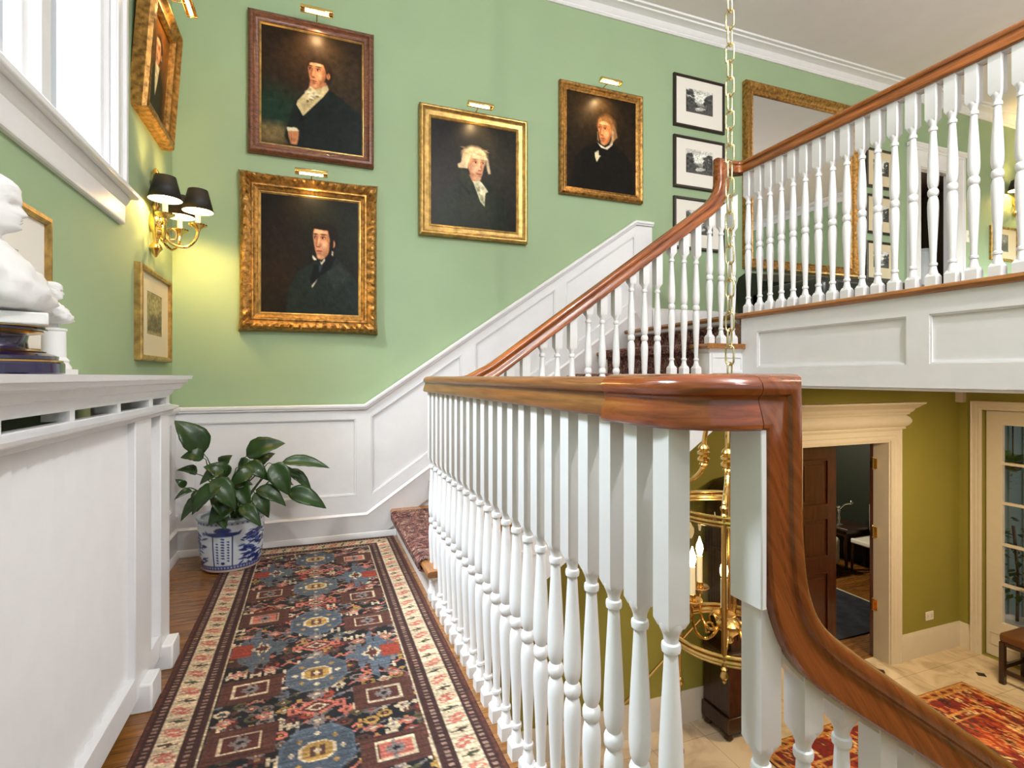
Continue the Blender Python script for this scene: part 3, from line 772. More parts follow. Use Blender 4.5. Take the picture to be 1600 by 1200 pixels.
def portrait_wig():
    c = Canvas(176, 204, (29, 28, 22))
    c.ell(.8, .35, .35, .3, (46, 45, 37), 1.3, alpha=.7); c.ell(.2, .2, .3, .2, (25, 24, 23), 1.2)
    c.poly([(.42, .52), (.34, .56), (.18, .64), (.08, .80), (.04, 1.0), (.92, 1.0), (.86, .74), (.72, .60), (.62, .54)], (28, 35, 24), 5)
    c.ell(.55, .82, .14, .12, (48, 52, 37), 1.3, alpha=.6)
    c.poly([(.34, .44), (.40, .45), (.46, .545), (.455, .66), (.33, .56)], (38, 46, 31), 2); c.poly([(.33, .56), (.455, .66), (.44, .69), (.32, .58)], (16, 20, 14), 2)
    c.ell(.50, .31, .145, .10, (204, 184, 146), .4); c.poly([(.36, .30), (.43, .28), (.42, .43), (.31, .435), (.30, .40), (.34, .38)], (196, 178, 142), 2); c.poly([(.635, .30), (.66, .32), (.69, .45), (.66, .46), (.64, .40)], (186, 168, 138), 2)
    c.poly([(.43, .48), (.56, .52), (.56, .57), (.47, .55)], (170, 122, 92), 2)
    c.face(.525, .405, .100, .128, (212, 160, 124), (158, 106, 78), -1, hair=(120, 86, 60), ear=False)
    c.poly([(.40, .33), (.41, .26), (.48, .225), (.57, .23), (.63, .27), (.645, .33), (.61, .295), (.55, .27), (.49, .275), (.45, .31), (.43, .38)], (208, 188, 150), 3)
    for _ in range(40):
        x_, y_ = rng.uniform(.36, .64), rng.uniform(.23, .31); c.ell(x_, y_, .03, .006, (176, 152, 112) if rng.uniform() < .5 else (222, 204, 170), .9, rot=rng.uniform(-.8, .3), alpha=.5)
    c.poly([(.475, .545), (.56, .535), (.585, .55), (.66, .63), (.625, .65), (.615, .78), (.565, .735), (.52, .64)], (202, 198, 168), 1)
    for _ in range(16):
        t = rng.uniform(0, 1); c.ell(.52 + .07 * t + rng.uniform(-.02, .02), .57 + .17 * t, .014, .01, (140, 136, 104), .9, rot=.8, alpha=.7)
    c.noise(.10, 6); c.noise(.05, 2)
    return c.a
def portrait_old():
    c = Canvas(160, 198, (34, 26, 16))
    c.ell(.3, .12, .3, .2, (70, 50, 26), 1.4, alpha=.6)
    c.poly([(.42, .50), (.26, .56), (.12, .68), (.05, 1.0), (.98, 1.0), (.94, .66), (.80, .54), (.66, .48)], (20, 18, 14), 5)
    c.ell(.57, .29, .13, .10, (116, 82, 46), .5); c.poly([(.62, .26), (.70, .31), (.73, .40), (.66, .46), (.64, .38)], (126, 94, 60), 3)
    c.face(.535, .375, .100, .130, (206, 136, 84), (142, 84, 48), 1, hair=(110, 74, 46), ear=False)
    c.poly([(.645, .33), (.675, .35), (.672, .44), (.64, .50), (.60, .52), (.635, .44)], (184, 148, 108), 3, .9); c.poly([(.435, .38), (.45, .37), (.452, .44), (.47, .49), (.438, .46)], (180, 146, 108), 2, .8)
    c.poly([(.445, .29), (.47, .235), (.55, .20), (.63, .225), (.66, .30), (.635, .33), (.61, .275), (.56, .255), (.49, .265)], (122, 86, 48), 3)
    c.poly([(.43, .485), (.48, .51), (.55, .53), (.61, .50), (.66, .455), (.655, .49), (.58, .55), (.49, .54)], (214, 206, 184), 1)
    c.poly([(.42, .51), (.50, .545), (.58, .555), (.66, .50), (.68, .54), (.46, .58)], (12, 12, 11), 2)
    c.poly([(.40, .60), (.455, .57), (.46, .62), (.49, .625), (.462, .65), (.43, .70), (.405, .65)], (206, 198, 160), 1)
    c.noise(.10, 6); c.noise(.05, 2)
    return c.a
def portrait_lady():
    c = Canvas(110, 142, (58, 36, 14))
    c.ell(.6, .2, .4, .3, (120, 70, 20), 1.3, alpha=.7)
    c.poly([(.5, .45), (.25, .6), (.15, 1), (.95, 1), (.85, .62), (.62, .46)], (22, 20, 15), 3)
    c.poly([(.42, .46), (.62, .46), (.58, .62), (.50, .80), (.44, .62)], (206, 190, 150), 1)
    c.ell(.53, .30, .17, .14, (36, 24, 14), .3)
    c.face(.50, .34, .12, .13, (208, 146, 100), (140, 88, 54), 1)
    c.noise(.1, 5)
    return c.a
def landscape(seed):
    r_ = np.random.default_rng(seed)
    c = Canvas(78, 60, (206, 204, 196))
    c.ell(.5, .25, .4, .2, (228, 226, 220), 1.0); c.ell(.3, .1, .3, .08, (176, 176, 170), 1.0, alpha=.7)
    c.poly([(0, .55), (.2, .5), (.45, .56), (.7, .52), (1, .55), (1, .7), (0, .7)], (140, 142, 136), 2)
    c.poly([(0, .62), (.3, .60), (.55, .68), (1, .64), (1, 1), (0, 1)], (70, 76, 68), 2)
    c.poly([(.3, .78), (.55, .70), (.75, .74), (.6, .84), (.4, .88)], (190, 192, 184), 2)
    def tree(x, y, s):
        c.poly([(x - .012, y), (x + .012, y), (x + .02, y + s * 1.4), (x - .02, y + s * 1.4)], (40, 44, 38), 0)
        for _ in range(26):
            a_ = r_.uniform(0, 2 * PI); d_ = s * math.sqrt(r_.uniform(0, 1))
            c.ell(x + d_ * math.cos(a_) * .8, y + d_ * math.sin(a_), .05 * s / .2, .045 * s / .2, tuple([int(r_.uniform(34, 92))] * 3), .6)
    for x, y, s_ in ((.08, .34, .26), (.20, .55, .16), (.88, .38, .26), (.78, .60, .14), (.96, .60, .22), (.30, .70, .12), (.04, .65, .2)):
        tree(x + r_.uniform(-.04, .04), y + r_.uniform(-.03, .03), s_)
    c.noise(.16, 2)
    g = c.a.mean(axis=2, keepdims=True); c.a = np.concatenate([g, g, g * .96], axis=2)
    return c.a
def sketch(col):
    c = Canvas(50, 60, col)
    c.poly([(.1, .7), (.4, .4), (.6, .55), (.9, .35), (.95, .9), (.05, .9)], tuple(int(v * .72) for v in col), 3)
    c.ell(.5, .3, .3, .2, tuple(min(255, int(v * 1.15)) for v in col), 1)
    c.noise(.12, 3)
    return c.a

# ================================================================== PICTURES
def frame_ring(fn, w, h, prof, nseg=1, bump=None):
    """mitred frame: prof lists (inset from the outer edge, height off the wall)"""
    loops = []
    for k, (d, hg) in enumerate(prof):
        pts_ = []
        cs = [(-w / 2 + d, -h / 2 + d), (w / 2 - d, -h / 2 + d), (w / 2 - d, h / 2 - d), (-w / 2 + d, h / 2 - d)]
        for i in range(4):
            a_, b_ = cs[i], cs[(i + 1) % 4]
            for j in range(nseg):
                t = j / nseg
                u, v = a_[0] + (b_[0] - a_[0]) * t, a_[1] + (b_[1] - a_[1]) * t
                du, dv, dh = bump(k, i, t, u, v) if bump else (0, 0, 0)
                pts_.append((u + du, v + dv, hg + dh))
        loops.append(pts_)
    mb = MB(); n_ = len(loops[0]); m_ = len(loops)
    vs = [fn(*p) for l in loops for p in l]
    fs = [(k * n_ + i, k * n_ + (i + 1) % n_, ((k + 1) % m_) * n_ + (i + 1) % n_, ((k + 1) % m_) * n_ + i) for k in range(m_) for i in range(n_)]
    return mb.add(vs, fs)
def picture(name, label, cat, fn, w, h, prof, fmat, art, artmat, d_art, h_art, mat_w=0.0, mmat=None, group=None, base=None, nseg=1, bump=None, glass=False, art_name='canvas', slip=None, win=None):
    t = thing(name, label, cat, base or fn(0, -h / 2, 0), group)
    obj('frame', frame_ring(fn, w, h, prof, nseg, bump), fmat, t, smooth=50 if nseg > 1 else 30)
    obj('backing', MB().plate(rect(-w / 2 + .01, w / 2 - .01, -h / 2 + .01, h / 2 - .01), [], fn, 0.002, 0.006), MT['golddark'], t, smooth=0)
    iw, ih = w - 2 * d_art, h - 2 * d_art
    if slip:
        obj('slip', frame_ring(fn, iw + .004, ih + .004, [(0, h_art - .004), (0, h_art + .006), (slip * .5, h_art + .008), (slip, h_art + .001), (slip, h_art - .004)]), MT['gold2'], t)
        iw -= 2 * slip; ih -= 2 * slip
    if mat_w:
        mw, mh = (win if win else (iw - 2 * mat_w, ih - 2 * mat_w))
        dy = 0.012 if win is None else win_dy
        inner = rect(-mw / 2, mw / 2, -mh / 2 + dy, mh / 2 + dy)
        obj('mat_board', MB().plate(rect(-iw / 2 - .003, iw / 2 + .003, -ih / 2 - .003, ih / 2 + .003), [inner], fn, h_art, h_art + .0025), mmat, t, smooth=0)
        paint_grid(art_name, lambda u, v: fn(-mw / 2 - .002 + u * (mw + .004), -mh / 2 - .002 + dy + v * (mh + .004), h_art + .0008), art, artmat, t)
    else:
        paint_grid(art_name, lambda u, v: fn(-iw / 2 - .003 + u * (iw + .006), -ih / 2 - .003 + v * (ih + .006), h_art), art, artmat, t)
    return t
win_dy = 0.012
def on_back(cx_, cz_): return lambda u, v, w: (cx_ + u, YB - w, cz_ + v)
def on_left(cy_, cz_, lean=0.0, off=0.0): return lambda u, v, w: (XL + w + off + lean * (v), cy_ + u, cz_ + v - lean * w)

def ornate(amp, corner, seed, N):
    r_ = np.random.default_rng(seed)
    ph = r_.uniform(0, 2 * PI, 12)
    def f(k, i, t, u, v):
        wv = math.sin(t * N * 2 * PI + ph[(k + i) % 12]) * .6 + math.sin(t * N * 3.7 * PI + ph[(k * 3 + i) % 12]) * .5
        e = min(t, 1 - t); cr = max(0.0, 1 - e / 0.16)
        shell = cr * (0.55 + 0.45 * math.cos(t * 90 + k))
        if k in (0, 1): return (math.copysign(corner * .25 * cr ** 2, u), math.copysign(corner * .25 * cr ** 2, v), 0 if k == 0 else corner * .2 * shell)
        if k in (2, 3, 4, 5): return (0, 0, amp * wv * (1.3 if k in (3, 4) else .6) + corner * shell * .9)
        return (0, 0, 0)
    return f
p_brown = [(0, 0), (0, .030), (.006, .040), (.016, .046), (.028, .046), (.034, .038), (.05, .030), (.058, .030), (.061, .026), (.061, .018), (.061, 0)]
p_orn = [(0, 0), (0.0, .030), (.010, .055), (.022, .066), (.036, .060), (.050, .046), (.060, .040), (.064, .046), (.072, .046), (.076, .040), (.086, .032), (.092, .030), (.096, .026), (.096, 0)]
p_gilt = [(0, 0), (0, .034), (.006, .044), (.014, .048), (.020, .046), (.026, .038), (.034, .032), (.040, .034), (.062, .026), (.066, .028), (.072, .024), (.072, 0)]
p_slim = [(0, 0), (0, .030), (.006, .038), (.014, .042), (.024, .038), (.032, .030), (.040, .030), (.046, .026), (.058, .020), (.058, 0)]
p_black = [(0, 0), (0, .018), (.004, .022), (.018, .022), (.022, .018), (.022, 0)]

picture('framed_portrait', 'brown framed portrait of a young man with white collar, above the ornate gilt portrait', 'painting',
        on_back(-.002, 2.709), .706, .828, p_brown, MT['brownframe'], portrait_young(), MT['canvas'], .061, .018, slip=.012)
picture('framed_portrait', 'ornate carved gilt portrait of a man with dark sideburns looking over his shoulder', 'painting',
        on_back(-.014, 1.722), .765, .912, p_orn, MT['gold'], portrait_dark(), MT['canvas'], .096, .018, slip=.016, nseg=72, bump=ornate(.008, .026, 3, 15))
picture('framed_portrait', 'gilt framed portrait of a man in a white powdered wig and ruffled cravat', 'painting',
        on_back(1.008, 2.334), .748, .846, p_gilt, MT['gold2'], portrait_wig(), MT['canvas'], .072, .016, slip=.010)
picture('framed_portrait', 'slim gilt framed portrait of an old man in black nearest the top of the stairs', 'painting',
        on_back(1.977, 2.702), .692, .806, p_slim, MT['gold'], portrait_old(), MT['canvas'], .058, .014)
picture('framed_portrait', 'deep gilt framed portrait on the window wall leaning out above the wall sconce', 'painting',
        on_left(2.945, 2.47, .07, .012), .50, .60, [(0, 0), (0, .05), (.01, .066), (.028, .070), (.04, .058), (.055, .050), (.068, .050), (.078, .038), (.078, 0)], MT['gold'], portrait_lady(), MT['canvas'], .078, .026)
win_dy = .015
for k, (cz_, lab) in enumerate(((3.155, 'black framed landscape print, top of the stack of three by the stair head'),
                                (2.678, 'black framed landscape print in the middle of the stair head stack, behind the hanging chain'),
                                (2.200, 'black framed landscape print, lowest by the stair head, half hidden by the handrail'))):
    picture('landscape_print', lab, 'print', on_back(2.862, cz_), .494, .408, p_black, MT['blackframe'], landscape(10 + k), MT['paper'], .022, .010,
            mat_w=.08, mmat=MT['matboard'], group='landscape prints by the stair head', art_name='print_sheet', win=(.262, .186))
for k, (cz_, lab) in enumerate(((2.925, 'framed print at the top of the column of three beside the gilt mirror'),
                                (2.50, 'middle framed print of the column of three beside the gilt mirror'),
                                (2.07, 'lowest framed print beside the gilt mirror, just above the dark settee'))):
    picture('landscape_print', lab, 'print', on_back(4.945, cz_), .40, .36, p_black, MT['blackframe'], landscape(20 + k), MT['paper'], .022, .010,
            mat_w=.08, mmat=MT['cmat'], group='landscape prints beside the mirror', art_name='print_sheet', win=(.21, .15))
win_dy = .01
picture('small_print', 'small gold framed print with wide cream mat hung below the wall sconce', 'print', on_left(3.01, 1.288), .535, .43,
        [(0, 0), (0, .024), (.004, .03), (.014, .032), (.024, .026), (.024, 0)], MT['gold2'], sketch((150, 140, 92)), MT['paper'], .024, .012, mat_w=.1, mmat=MT['cmat'], art_name='print_sheet', win=(.26, .20))
picture('small_print', 'gold framed print on the window wall partly hidden behind the white bust', 'print', on_left(1.625, 1.255), .58, .41,
        [(0, 0), (0, .018), (.004, .024), (.016, .026), (.026, .02), (.026, 0)], MT['gold2'], landscape(33), MT['paper'], .026, .010, mat_w=.1, mmat=MT['matboard'], art_name='print_sheet', win=(.25, .13))
picture('small_print', 'small cream matted print beneath the upper hall sconce beyond the balcony', 'print', on_back(6.82, 2.395), .46, .36,
        [(0, 0), (0, .02), (.004, .026), (.014, .028), (.024, .022), (.024, 0)], MT['gold2'], sketch((120, 124, 116)), MT['paper'], .024, .012, mat_w=.1, mmat=MT['cmat'], art_name='print_sheet', win=(.14, .18))

mt_ = thing('wall_mirror', 'large gilt framed mirror reflecting the pale ceiling behind the balcony balusters', 'mirror', (3.95, YB, 1.885))
obj('frame', frame_ring(on_back(3.96, 2.655), 1.31, 1.54, [(0, 0), (0, .04), (.008, .055), (.02, .06), (.035, .052), (.06, .034), (.075, .030), (.08, .034), (.09, .026), (.092, .012), (.092, 0)]), MT['gold'], mt_)
obj('mirror_glass', MB().plate(rect(-.57, .57, -.685, .685), [], on_back(3.96, 2.655), .008, .014), MT['mirror'], mt_, smooth=0)

# ---- picture lights
def picture_light(label, fn, w, top):
    """brass trough on a bent arm; top = (v of the shade, distance off the wall)"""
    t = thing('picture_light', label, 'picture light', fn(0, 0, .03), 'brass picture lights')
    v0, d0 = top
    mb = MB(); n_ = 10; vs = []; fs = []
    r_ = .024
    for e in (-w / 2, w / 2):
        for i in range(n_ + 1):
            a_ = rad(-12) + i / n_ * rad(204)
            vs.append(fn(e, v0 + r_ * math.sin(a_) * 1.0, d0 + r_ * math.cos(a_)))
    for i in range(n_): fs.append((i, i + 1, n_ + 2 + i, n_ + 1 + i))
    mb.add(vs, fs)
    for e in (-w / 2, w / 2):
        c_ = [fn(e, v0 + r_ * math.sin(rad(-12) + i / n_ * rad(204)), d0 + r_ * math.cos(rad(-12) + i / n_ * rad(204))) for i in range(n_ + 1)]
        mb.add(c_, [tuple(range(n_ + 1))])
    s = obj('lamp_shade', mb, MT['brass'], t, smooth=40)
    so = s.modifiers.new('thick', 'SOLIDIFY'); so.thickness = .0012
    obj('arm', MB().tube(catmull([fn(0, -.02, .035), fn(0, .0, .045), fn(0, v0 * .5 + .005, d0 * .5 + .04), fn(0, v0 + .012, d0 - .01), fn(0, v0 + .016, d0)], 4), .0035, 6), MT['brass'], t)
    obj('bulb', MB().tube([fn(-w * .36, v0 - .002, d0), fn(w * .36, v0 - .002, d0)], .008, 8), MT['bulb'], t)
    ld = bpy.data.lights.new('picture light glow', 'SPOT'); ld.energy = 5.0; ld.color = (1, .66, .30); ld.shadow_soft_size = .012
    ld.spot_size = rad(120); ld.spot_blend = .8
    lo_ = bpy.data.objects.new('picture light glow', ld); COL.objects.link(lo_)
    p_ = Vector(fn(0, v0 - .026, d0 - .012)); q_ = Vector(fn(0, v0 - .30, .0))
    lo_.location = p_; lo_.rotation_euler = (q_ - p_).to_track_quat('-Z', 'Y').to_euler()
    lo_.parent = t; lo_.matrix_parent_inverse = Matrix.Translation(-t.location)
    return t
picture_light('brass picture light above the brown framed portrait of the young man', on_back(.018, 3.123), .178, (-.008, .14))
picture_light('brass picture light tucked between the two left portraits, over the ornate frame', on_back(-.012, 2.178), .176, (-.006, .14))
picture_light('brass picture light above the portrait of the man in the white wig', on_back(1.010, 2.757), .168, (-.010, .14))
picture_light('brass picture light above the old man portrait near the stair head', on_back(1.978, 3.105), .165, (-.015, .14))
picture_light('brass picture light above the leaning portrait on the window wall', on_left(2.94, 2.80), .17, (-.010, .17))

# ================================================================== WALL SCONCES
def sconce(label, base, out, along, s=1.0):
    """three candle arms with black shades on a brass backplate"""
    O, A = Vector(out), Vector(along); Z = Vector((0, 0, 1)); B = Vector(base)
    P = lambda a, o, z: B + A * a * s + O * o * s + Z * z * s
    t = thing('wall_sconce', label, 'wall lamp', tuple(B), 'wall sconces with black shades')
    mb = MB()
    mb.lathe([(.004, .215), (.012, .205), (.018, .19), (.010, .175), (.014, .165), (.024, .15), (.014, .135), (.012, .12), (.014, .05), (.020, .03), (.012, .015), (.016, .0), (.030, -.02), (.034, -.045), (.026, -.075), (.014, -.10), (.012, -.14), (.026, -.160), (.030, -.172), (.018, -.185), (.008, -.205), (.003, -.212)], tuple(P(0, .022, .035)), 16)
    mb.lathe([(.034, 0), (.036, .004), (.03, .012), (.016, .03), (.0, .034)], tuple(P(0, .03, -.05)), 16, axis=out)
    obj('backplate', mb, MT['brass'], t)
    arms = [(-.115, .085), (.025, .185), (.155, .085)]
    for a_, o_ in arms:
        d_ = math.hypot(a_, o_ - .04)
        ua, uo = a_ / d_, (o_ - .04) / d_
        q = lambda r_, z_: P(ua * r_, .04 + uo * r_, z_)
        obj('arm', MB().tube(catmull([q(0, -.05), q(.02, -.075), q(.05, -.10), q(.10, -.105), q(d_ - .012, -.07), q(d_, -.03), q(d_, -.01)], 4), .0065 * s, 8)
            .tube(catmull([q(.015, -.05), q(.04, -.03), q(.062, -.045), q(.06, -.075), q(.04, -.08)], 4), .005 * s, 6), MT['brass'], t)
        c_ = tuple(q(d_, 0))
        obj('drip_pan', MB().lathe([(.004, -.03), (.010, -.026), (.012, -.016), (.024, -.008), (.040, .0), (.042, .006), (.036, .004), (.012, .002)], c_, 18), MT['brass'], t)
        cd = obj('candle', MB().lathe([(.0115, 0), (.0115, .075)], c_, 12), MT['candle'], t)
        obj('bulb', MB().sphere((c_[0], c_[1], c_[2] + .098), (.010, .010, .022), 10, 8), MT['bulb'], cd)
        sh = MB(); sh.lathe([(.070, .072), (.044, .178)], c_, 28)
        sh.f = [f for f in sh.f if len(f) == 4]
        so_ = obj('lamp_shade', sh, MT['shade'], t)
        so_.data.materials.append(MT['shadein'])
        md = so_.modifiers.new('thick', 'SOLIDIFY'); md.thickness = .002; md.offset = -1; md.material_offset = 1; md.material_offset_rim = 0
        ld = bpy.data.lights.new('sconce glow', 'POINT'); ld.energy = 12.0; ld.color = (1, .64, .22); ld.shadow_soft_size = .018
        l_ = bpy.data.objects.new('sconce glow', ld); COL.objects.link(l_); l_.location = (c_[0], c_[1], c_[2] + .098)
        l_.parent = t; l_.matrix_parent_inverse = Matrix.Translation(-t.location)
sconce('brass three armed sconce with black shades in the corner beside the window', (XL, 2.985, 1.748), (1, 0, 0), (0, 1, 0), 1.06)
sconce('brass sconce with black shades in the upper hall, seen between the balcony balusters', (7.0, YB, 2.87), (0, -1, 0), (1, 0, 0), 1.06)
# ================================================================== RADIATOR COVER
rc = thing('radiator_cover', 'long white radiator cover with beaded front panel under the window', 'radiator cover', (XL + .13, 1.3, 0))
ya, yb, zt = 0.45, 2.20, 1.0035
xf, xr = -0.482, -0.512
crn = [(0, -.24), (0.012, -.24), (.012, .004), (.012, .0), (.014, .012), (.030, .020), (.034, .034), (.052, .044), (.058, .054), (.0675, .060), (.0695, .066), (.0695, .06), (.0695, -.24)]
crn = [(0, -.05), (0, .003), (.012, .010), (.018, .012), (.022, .028), (.040, .038), (.044, .046), (.056, .050), (.056, .058), (.0695, .062), (.0695, -.05)]
m = MB().sweep([(xf, ya - .0, zt - .0695), (xf, yb + .0, zt - .0695), (XL + .01, yb, zt - .0695)], (0, 0, -1), [(-a, b) for a, b in crn])
m.box(XL + .005, xf - .03, ya, yb - .03, zt - .02, zt)
obj('top', m, MT['white'], rc, smooth=30)
obj('frieze_rail', MB().box(xf - .02, xf, ya, yb, zt - .0765, zt - .0685).box(xf - .02, xf + .001, ya, yb, .878, .9045)
    .sweep([(xf, ya, .868), (xf, yb, .868), (xf - .04, yb, .868)], (0, 0, -1), [(0, 0), (-.003, .006), (-.012, .010), (-.018, .022), (-.026, .025), (-.029, .018), (-.034, 0)]), MT['white'], rc)
for y in (.52, .81, 1.10, 1.388, 1.678, 1.972, yb - .02):
    hw = .013 if y < 1.9 else (.022 if y < 2 else .02)
    obj('frieze_post', MB().box(xf - .05, xf - .0008, y - hw, y + hw, .9045, zt - .0765), MT['white'], rc, smooth=0)
# beaded boards, each tapering a little like clapboard
pl = [(xr - .012, ya)]
y = ya
while y < 1.81:
    e = min(y + .053, 1.83)
    pl += [(xr - .001, y + .001), (xr + .012, e - .006), (xr + .001, e - .004), (xr - .001, e)]
    y += .053
pl += [(xr - .012, 1.83)]
obj('beaded_panel', MB().plate([(b_, a_) for a_, b_ in pl], [], lambda u, v, w: (v, u, w), .10, .87), MT['white'], rc, smooth=0)
obj('end_panel', MB().box(xr - .012, xr - .004, 1.96, 2.10, .10, .87), MT['white'], rc, smooth=0)
obj('side_panel', MB().box(XL + .03, xf - .005, yb - .03, yb - .012, .06, .93), MT['white'], rc, smooth=0)
for y0_, y1_ in ((ya, .52), (1.815, 1.975), (2.085, yb)):
    obj('stile', MB().box(xf - .03, xf, y0_, y1_, .05, .872), MT['white'], rc, bevel=.003)
obj('bottom_rail', MB().box(xf - .03, xf, ya, 1.815, .05, .125).box(xf - .03, xf - .004, 1.975, 2.085, .05, .125), MT['white'], rc, bevel=.002)
for y in (1.90, 2.145, .50):
    obj('foot', MB().plate([(y - .05, 0), (y + .055, 0), (y + .055, .07), (y + .045, .085), (y - .05, .085)], [], lambda u, v, w: (xf - .05 + w, u, v), 0, .082), MT['white'], rc, bevel=.006)

# ---- things on it
def rings(secs, seg=28):
    """closed skin through horizontal sections: (z, cf, cs, rf, rs, fn) with f forward, s sideways"""
    vs = []; fs = []
    for (z, cf, cs, rf, rs, fn) in secs:
        for i in range(seg):
            a_ = 2 * PI * i / seg
            f_, s_ = cf + rf * math.cos(a_), cs + rs * math.sin(a_)
            if fn:
                df, ds = fn(a_); f_ += df; s_ += ds
            vs.append((f_, s_, z))
    for j in range(len(secs) - 1):
        for i in range(seg):
            k = (i + 1) % seg
            fs.append((j * seg + i, j * seg + k, (j + 1) * seg + k, (j + 1) * seg + i))
    fs.append(tuple(reversed(range(seg)))); t = (len(secs) - 1) * seg; fs.append(tuple(range(t, t + seg)))
    return vs, fs
def bust_mesh(scale, origin, ang, folds=1.0):
    """classical head and draped shoulders; f is the way it faces"""
    def g(a_, w): 
        a_ = (a_ + PI) % (2 * PI) - PI
        return math.exp(-(a_ / w) ** 2)
    secs = []
    def drape(z, k):
        def fn(a_):
            r_ = .007 * folds * math.sin(a_ * 5 + z * 95) + .006 * folds * math.sin(a_ * 9 - z * 120 + 1) + .004 * folds * abs(math.sin(8 * a_ + z * 60))
            return (r_ * math.cos(a_) * k, r_ * math.sin(a_) * k)
        return fn
    for z, cf, rf, rs, k in ((0, .016, .040, .05, 0), (.006, .018, .055, .075, .2), (.012, .026, .076, .118, .7), (.024, .028, .083, .136, 1), (.042, .026, .084, .146, 1.1), (.06, .021, .082, .150, 1.2), (.08, .014, .078, .150, 1.2), (.10, .007, .072, .144, 1.2), (.12, .0, .063, .128, 1.1), (.138, -.004, .055, .10, .9), (.152, -.008, .046, .068, .6), (.165, -.009, .040, .047, .3)):
        secs.append((z, cf, 0, rf, rs, drape(z, k) if k else None))
    head = [  # z, front, back, half width, nose push, nose width
        (.173, .020, -.046, .036, 0, .3), (.185, .022, -.044, .035, .0, .3), (.192, .032, -.046, .0355, 0, .3), (.197, .044, -.050, .038, .002, .3), (.203, .052, -.055, .041, .004, .35), (.209, .0525, -.060, .044, .003, .3),
        (.214, .0515, -.064, .046, .001, .3), (.2185, .0535, -.067, .0475, .004, .3), (.222, .0525, -.069, .0485, .001, .22), (.226, .0545, -.071, .0495, .004, .25), (.230, .0525, -.073, .0505, .004, .22), (.234, .0525, -.0745, .051, .012, .24), (.238, .0525, -.076, .0515, .0145, .22),
        (.243, .0515, -.0775, .052, .0125, .2), (.250, .0500, -.079, .0525, .009, .18), (.257, .0490, -.080, .053, .006, .17), (.263, .0525, -.0805, .0535, .004, .3), (.269, .0555, -.081, .054, .001, .4), (.277, .0555, -.081, .054, 0, .4), (.286, .0545, -.080, .054, 0, .4),
        (.293, .055, -.0785, .055, 0, .4), (.303, .050, -.074, .052, 0, .4), (.312, .041, -.066, .046, 0, .4), (.320, .028, -.053, .035, 0, .4), (.326, .010, -.034, .02, 0, .4), (.328, -.004, -.016, .006, 0, .4)]
    for z, f1, b1, hw, np_, nw in head:
        cf, rf = (f1 + b1) / 2, (f1 - b1) / 2
        def fn(a_, np_=np_, nw=nw, z=z):
            df = np_ * g(a_, nw)
            if .245 < z < .262: df -= .007 * (g(a_ - .5, .2) + g(a_ + .5, .2))
            ds = 0
            b_ = abs((a_ + PI) % (2 * PI) - PI)
            if .225 < z < .262 and 1.35 < b_ < 1.75: ds = .007 * (1 if math.sin(a_) > 0 else -1)
            if z > .262 and b_ > .5:
                r_ = .0028 * math.sin(a_ * 9 + z * 260); df += r_ * math.cos(a_); ds += r_ * math.sin(a_)
            return (df, ds)
        secs.append((z, cf, 0, rf, hw, fn))
    vs, fs = rings(secs, 44)
    c, q = math.cos(ang), math.sin(ang)
    return MB().add([(origin[0] + scale * (f * c - s * q), origin[1] + scale * (f * q + s * c), origin[2] + scale * z) for f, s, z in vs], fs)
BX, BY = -.602, 1.345
bp_ = thing('bust_pedestal', 'round cobalt blue porcelain pedestal with gold rims under the white bust', 'pedestal', (BX, BY, zt))
bands = [([(.116, .001), (.118, .004), (.118, .026), (.116, .029)], 'cobalt'), ([(.114, .029), (.115, .030), (.115, .034), (.106, .036)], 'brassd'),
         ([(.107, .036), (.108, .044), (.098, .050), (.088, .053)], 'cobalt'), ([(.086, .053), (.088, .055), (.074, .059), (.066, .061)], 'brassd'),
         ([(.064, .060), (.060, .066), (.058, .080), (.060, .094), (.064, .096)], 'cobalt'), ([(.066, .096), (.080, .099), (.084, .102), (.083, .104)], 'brassd'),
         ([(.084, .104), (.090, .106), (.090, .110), (.084, .112)], 'cobalt'), ([(.085, .112), (.086, .113), (.086, .115), (.08, .116)], 'brassd')]
for prof, mm in bands:
    obj('body' if mm == 'cobalt' else 'gold_rim', MB().lathe([(r * .98, h * .845) for r, h in prof], (BX, BY, zt), 40), MT[mm], bp_)
ang = math.atan2(.398, .917)
bu = thing('bust', 'white plaster bust of a draped man in profile on the blue pedestal', 'bust', (BX, BY, zt + .098))
c_, q_ = math.cos(ang), math.sin(ang)
slab = MB().plate([(BX + a_ * c_ - b_ * q_, BY + a_ * q_ + b_ * c_) for a_, b_ in rect(-.085, .085, -.085, .085)], [], lambda u, v, w: (u, v, w), zt + .098, zt + .122)
obj('plinth', slab, MT['plaster'], bu, bevel=.003)
obj('figure', bust_mesh(.86, (BX + .0, BY + .0, zt + .121), ang), MT['plaster'], bu, smooth=80)
CX_, CY_ = -.608, 1.640
bs = thing('small_bust', 'small white bust on a round column standing behind the large bust', 'statuette', (CX_, CY_, zt))
obj('column', MB().box(CX_ - .037, CX_ + .037, CY_ - .037, CY_ + .037, zt, zt + .014).lathe([(.035, .014), (.035, .02), (.031, .026), (.029, .03), (.031, .036), (.026, .042), (.0245, .044), (.024, .108), (.0265, .111), (.0265, .116), (.012, .118), (.010, .126), (.014, .134)], (CX_, CY_, zt), 28), MT['plaster'], bs)
obj('figure', bust_mesh(.32, (CX_, CY_, zt + .128), ang + .2), MT['plaster'], bs, smooth=80)

